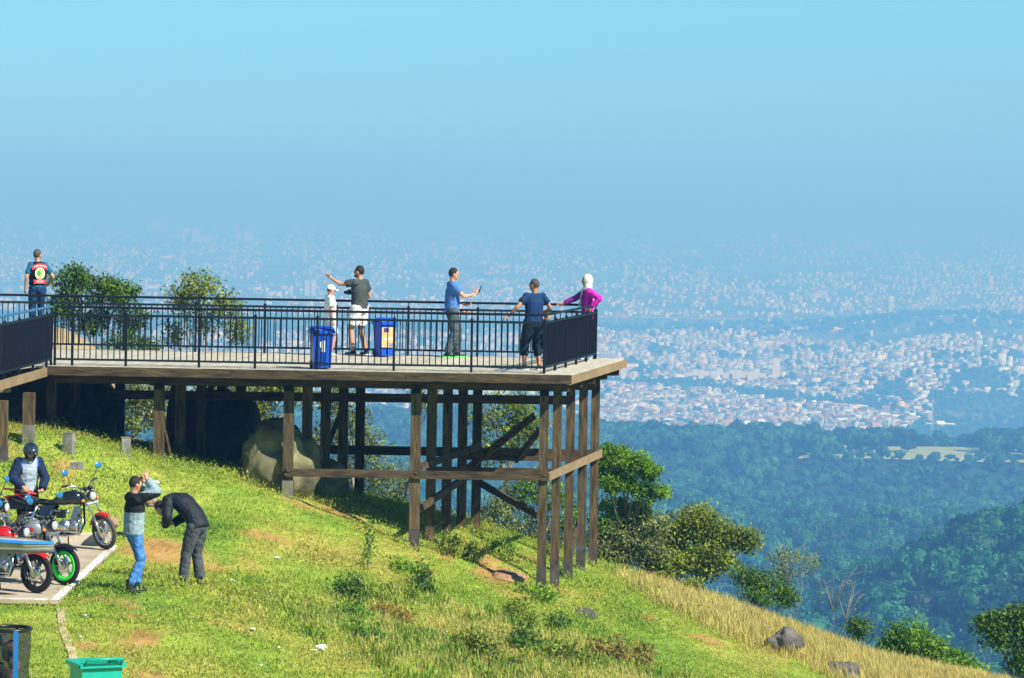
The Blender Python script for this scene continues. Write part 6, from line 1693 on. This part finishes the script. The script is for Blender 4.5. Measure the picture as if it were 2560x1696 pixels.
p = deck_at(801, 924); wheelie_bin('blue wheelie bin with pale sticker at the front railing', (p.x, YR + .30, 0), R(14), .40, .36, .80, blue_bin, darkw, label_a, True, 'blue bins on the deck')
p = deck_at(962, 890); wheelie_bin('blue wheelie bin with orange poster at the back railing', (p.x, 74.55, 0), R(28), .36, .36, .78, blue_bin, darkw, label_b, True, 'blue bins on the deck')
p = unp(240, 1655, 42.0); zb = gz(p.x, 42.0); wheelie_bin('open green wheelie bin at the bottom edge', (p.x, 42.0, zb), R(205), .50, .46, (p.z - zb) / .88, green_bin, darkw, None, False)
# --- clear rubbish bag on a ring stand
def clear_mat():
    m, n, l, b = _nodes('clear_plastic_film')
    tr = n.new('ShaderNodeBsdfTransparent'); tr.inputs['Color'].default_value = (.55, .57, .62, 1)
    tc = n.new('ShaderNodeTexCoord'); ns = n.new('ShaderNodeTexNoise'); ns.inputs['Scale'].default_value = 7; ns.inputs['Detail'].default_value = 5
    l.new(tc.outputs['Object'], ns.inputs['Vector'])
    mr = n.new('ShaderNodeMapRange'); mr.inputs['From Min'].default_value = .35; mr.inputs['From Max'].default_value = .7; mr.inputs['To Min'].default_value = .06; mr.inputs['To Max'].default_value = .45
    l.new(ns.outputs['Fac'], mr.inputs['Value'])
    b.inputs['Base Color'].default_value = (.06, .065, .08, 1); b.inputs['Roughness'].default_value = .18
    bp = n.new('ShaderNodeBump'); bp.inputs['Strength'].default_value = .6; bp.inputs['Distance'].default_value = .03; l.new(ns.outputs['Fac'], bp.inputs['Height']); l.new(bp.outputs[0], b.inputs['Normal'])
    mx = n.new('ShaderNodeMixShader'); l.new(mr.outputs[0], mx.inputs[0]); l.new(tr.outputs[0], mx.inputs[1]); l.new(b.outputs[0], mx.inputs[2])
    out = [x for x in n if x.type == 'OUTPUT_MATERIAL'][0]; l.new(mx.outputs[0], out.inputs['Surface'])
    return m
c = unp(26, 1572, 44.0); zb = gz(c.x, 44.0); hh = c.z - zb
bag = thing('rubbish_bag_stand', 'clear rubbish bag hanging in a dark ring stand with a blue post, lower left corner', 'rubbish bag', (c.x, 44.0, zb))
ring = [(.245 * math.cos(2 * math.pi * i / 24), .245 * math.sin(2 * math.pi * i / 24), hh) for i in range(24)]
MB().tube(ring, .022, 8, closed=True).build('ring', blackm, bag, True)
MB().box((.10, -.262, hh / 2), (.055, .03, hh)).build('post', mat('blue_post_paint', (.012, .16, .50), .4, var=.1), bag)
for ang in (80, 170): MB().tube([(.26 * math.cos(R(ang)), .26 * math.sin(R(ang)), 0), (.26 * math.cos(R(ang)), .26 * math.sin(R(ang)), hh)], .016, 8).build('leg', blackm, bag, True)
rs = np.random.RandomState(3); vs, fs = [], []
for i in range(9):
    z = hh - .01 - (hh - .12) * i / 8
    for j in range(28):
        a_ = 2 * math.pi * j / 28; rr = .235 * (1 - .04 * i / 8) + .012 * math.sin(a_ * 7 + i) + rs.uniform(-.006, .006); rr *= (1 if i < 8 else .7)
        vs.append((rr * math.cos(a_), rr * math.sin(a_), z))
for i in range(8):
    for j in range(28): fs.append((i * 28 + j, (i + 1) * 28 + j, (i + 1) * 28 + (j + 1) % 28, i * 28 + (j + 1) % 28))
MB().add(vs, fs).build('bag', clear_mat(), bag, True)
cols = [(.30, .16, .12), (.05, .05, .05), (.40, .28, .23), (.02, .02, .025), (.10, .10, .11), (.03, .03, .03)]
for i in range(14):
    a_ = rs.uniform(0, 6.28); rr = rs.uniform(.04, .14)
    o = link('rubbish', rock_mesh('rubbish', (.07, .06, .08), 30 + i, mat('rubbish_%d' % (i % 6), cols[i % 6], .7, var=.25, scale=12), amp=.35), bag, loc=(rr * math.cos(a_), rr * math.sin(a_), .16 + (hh - .3) * i / 13))
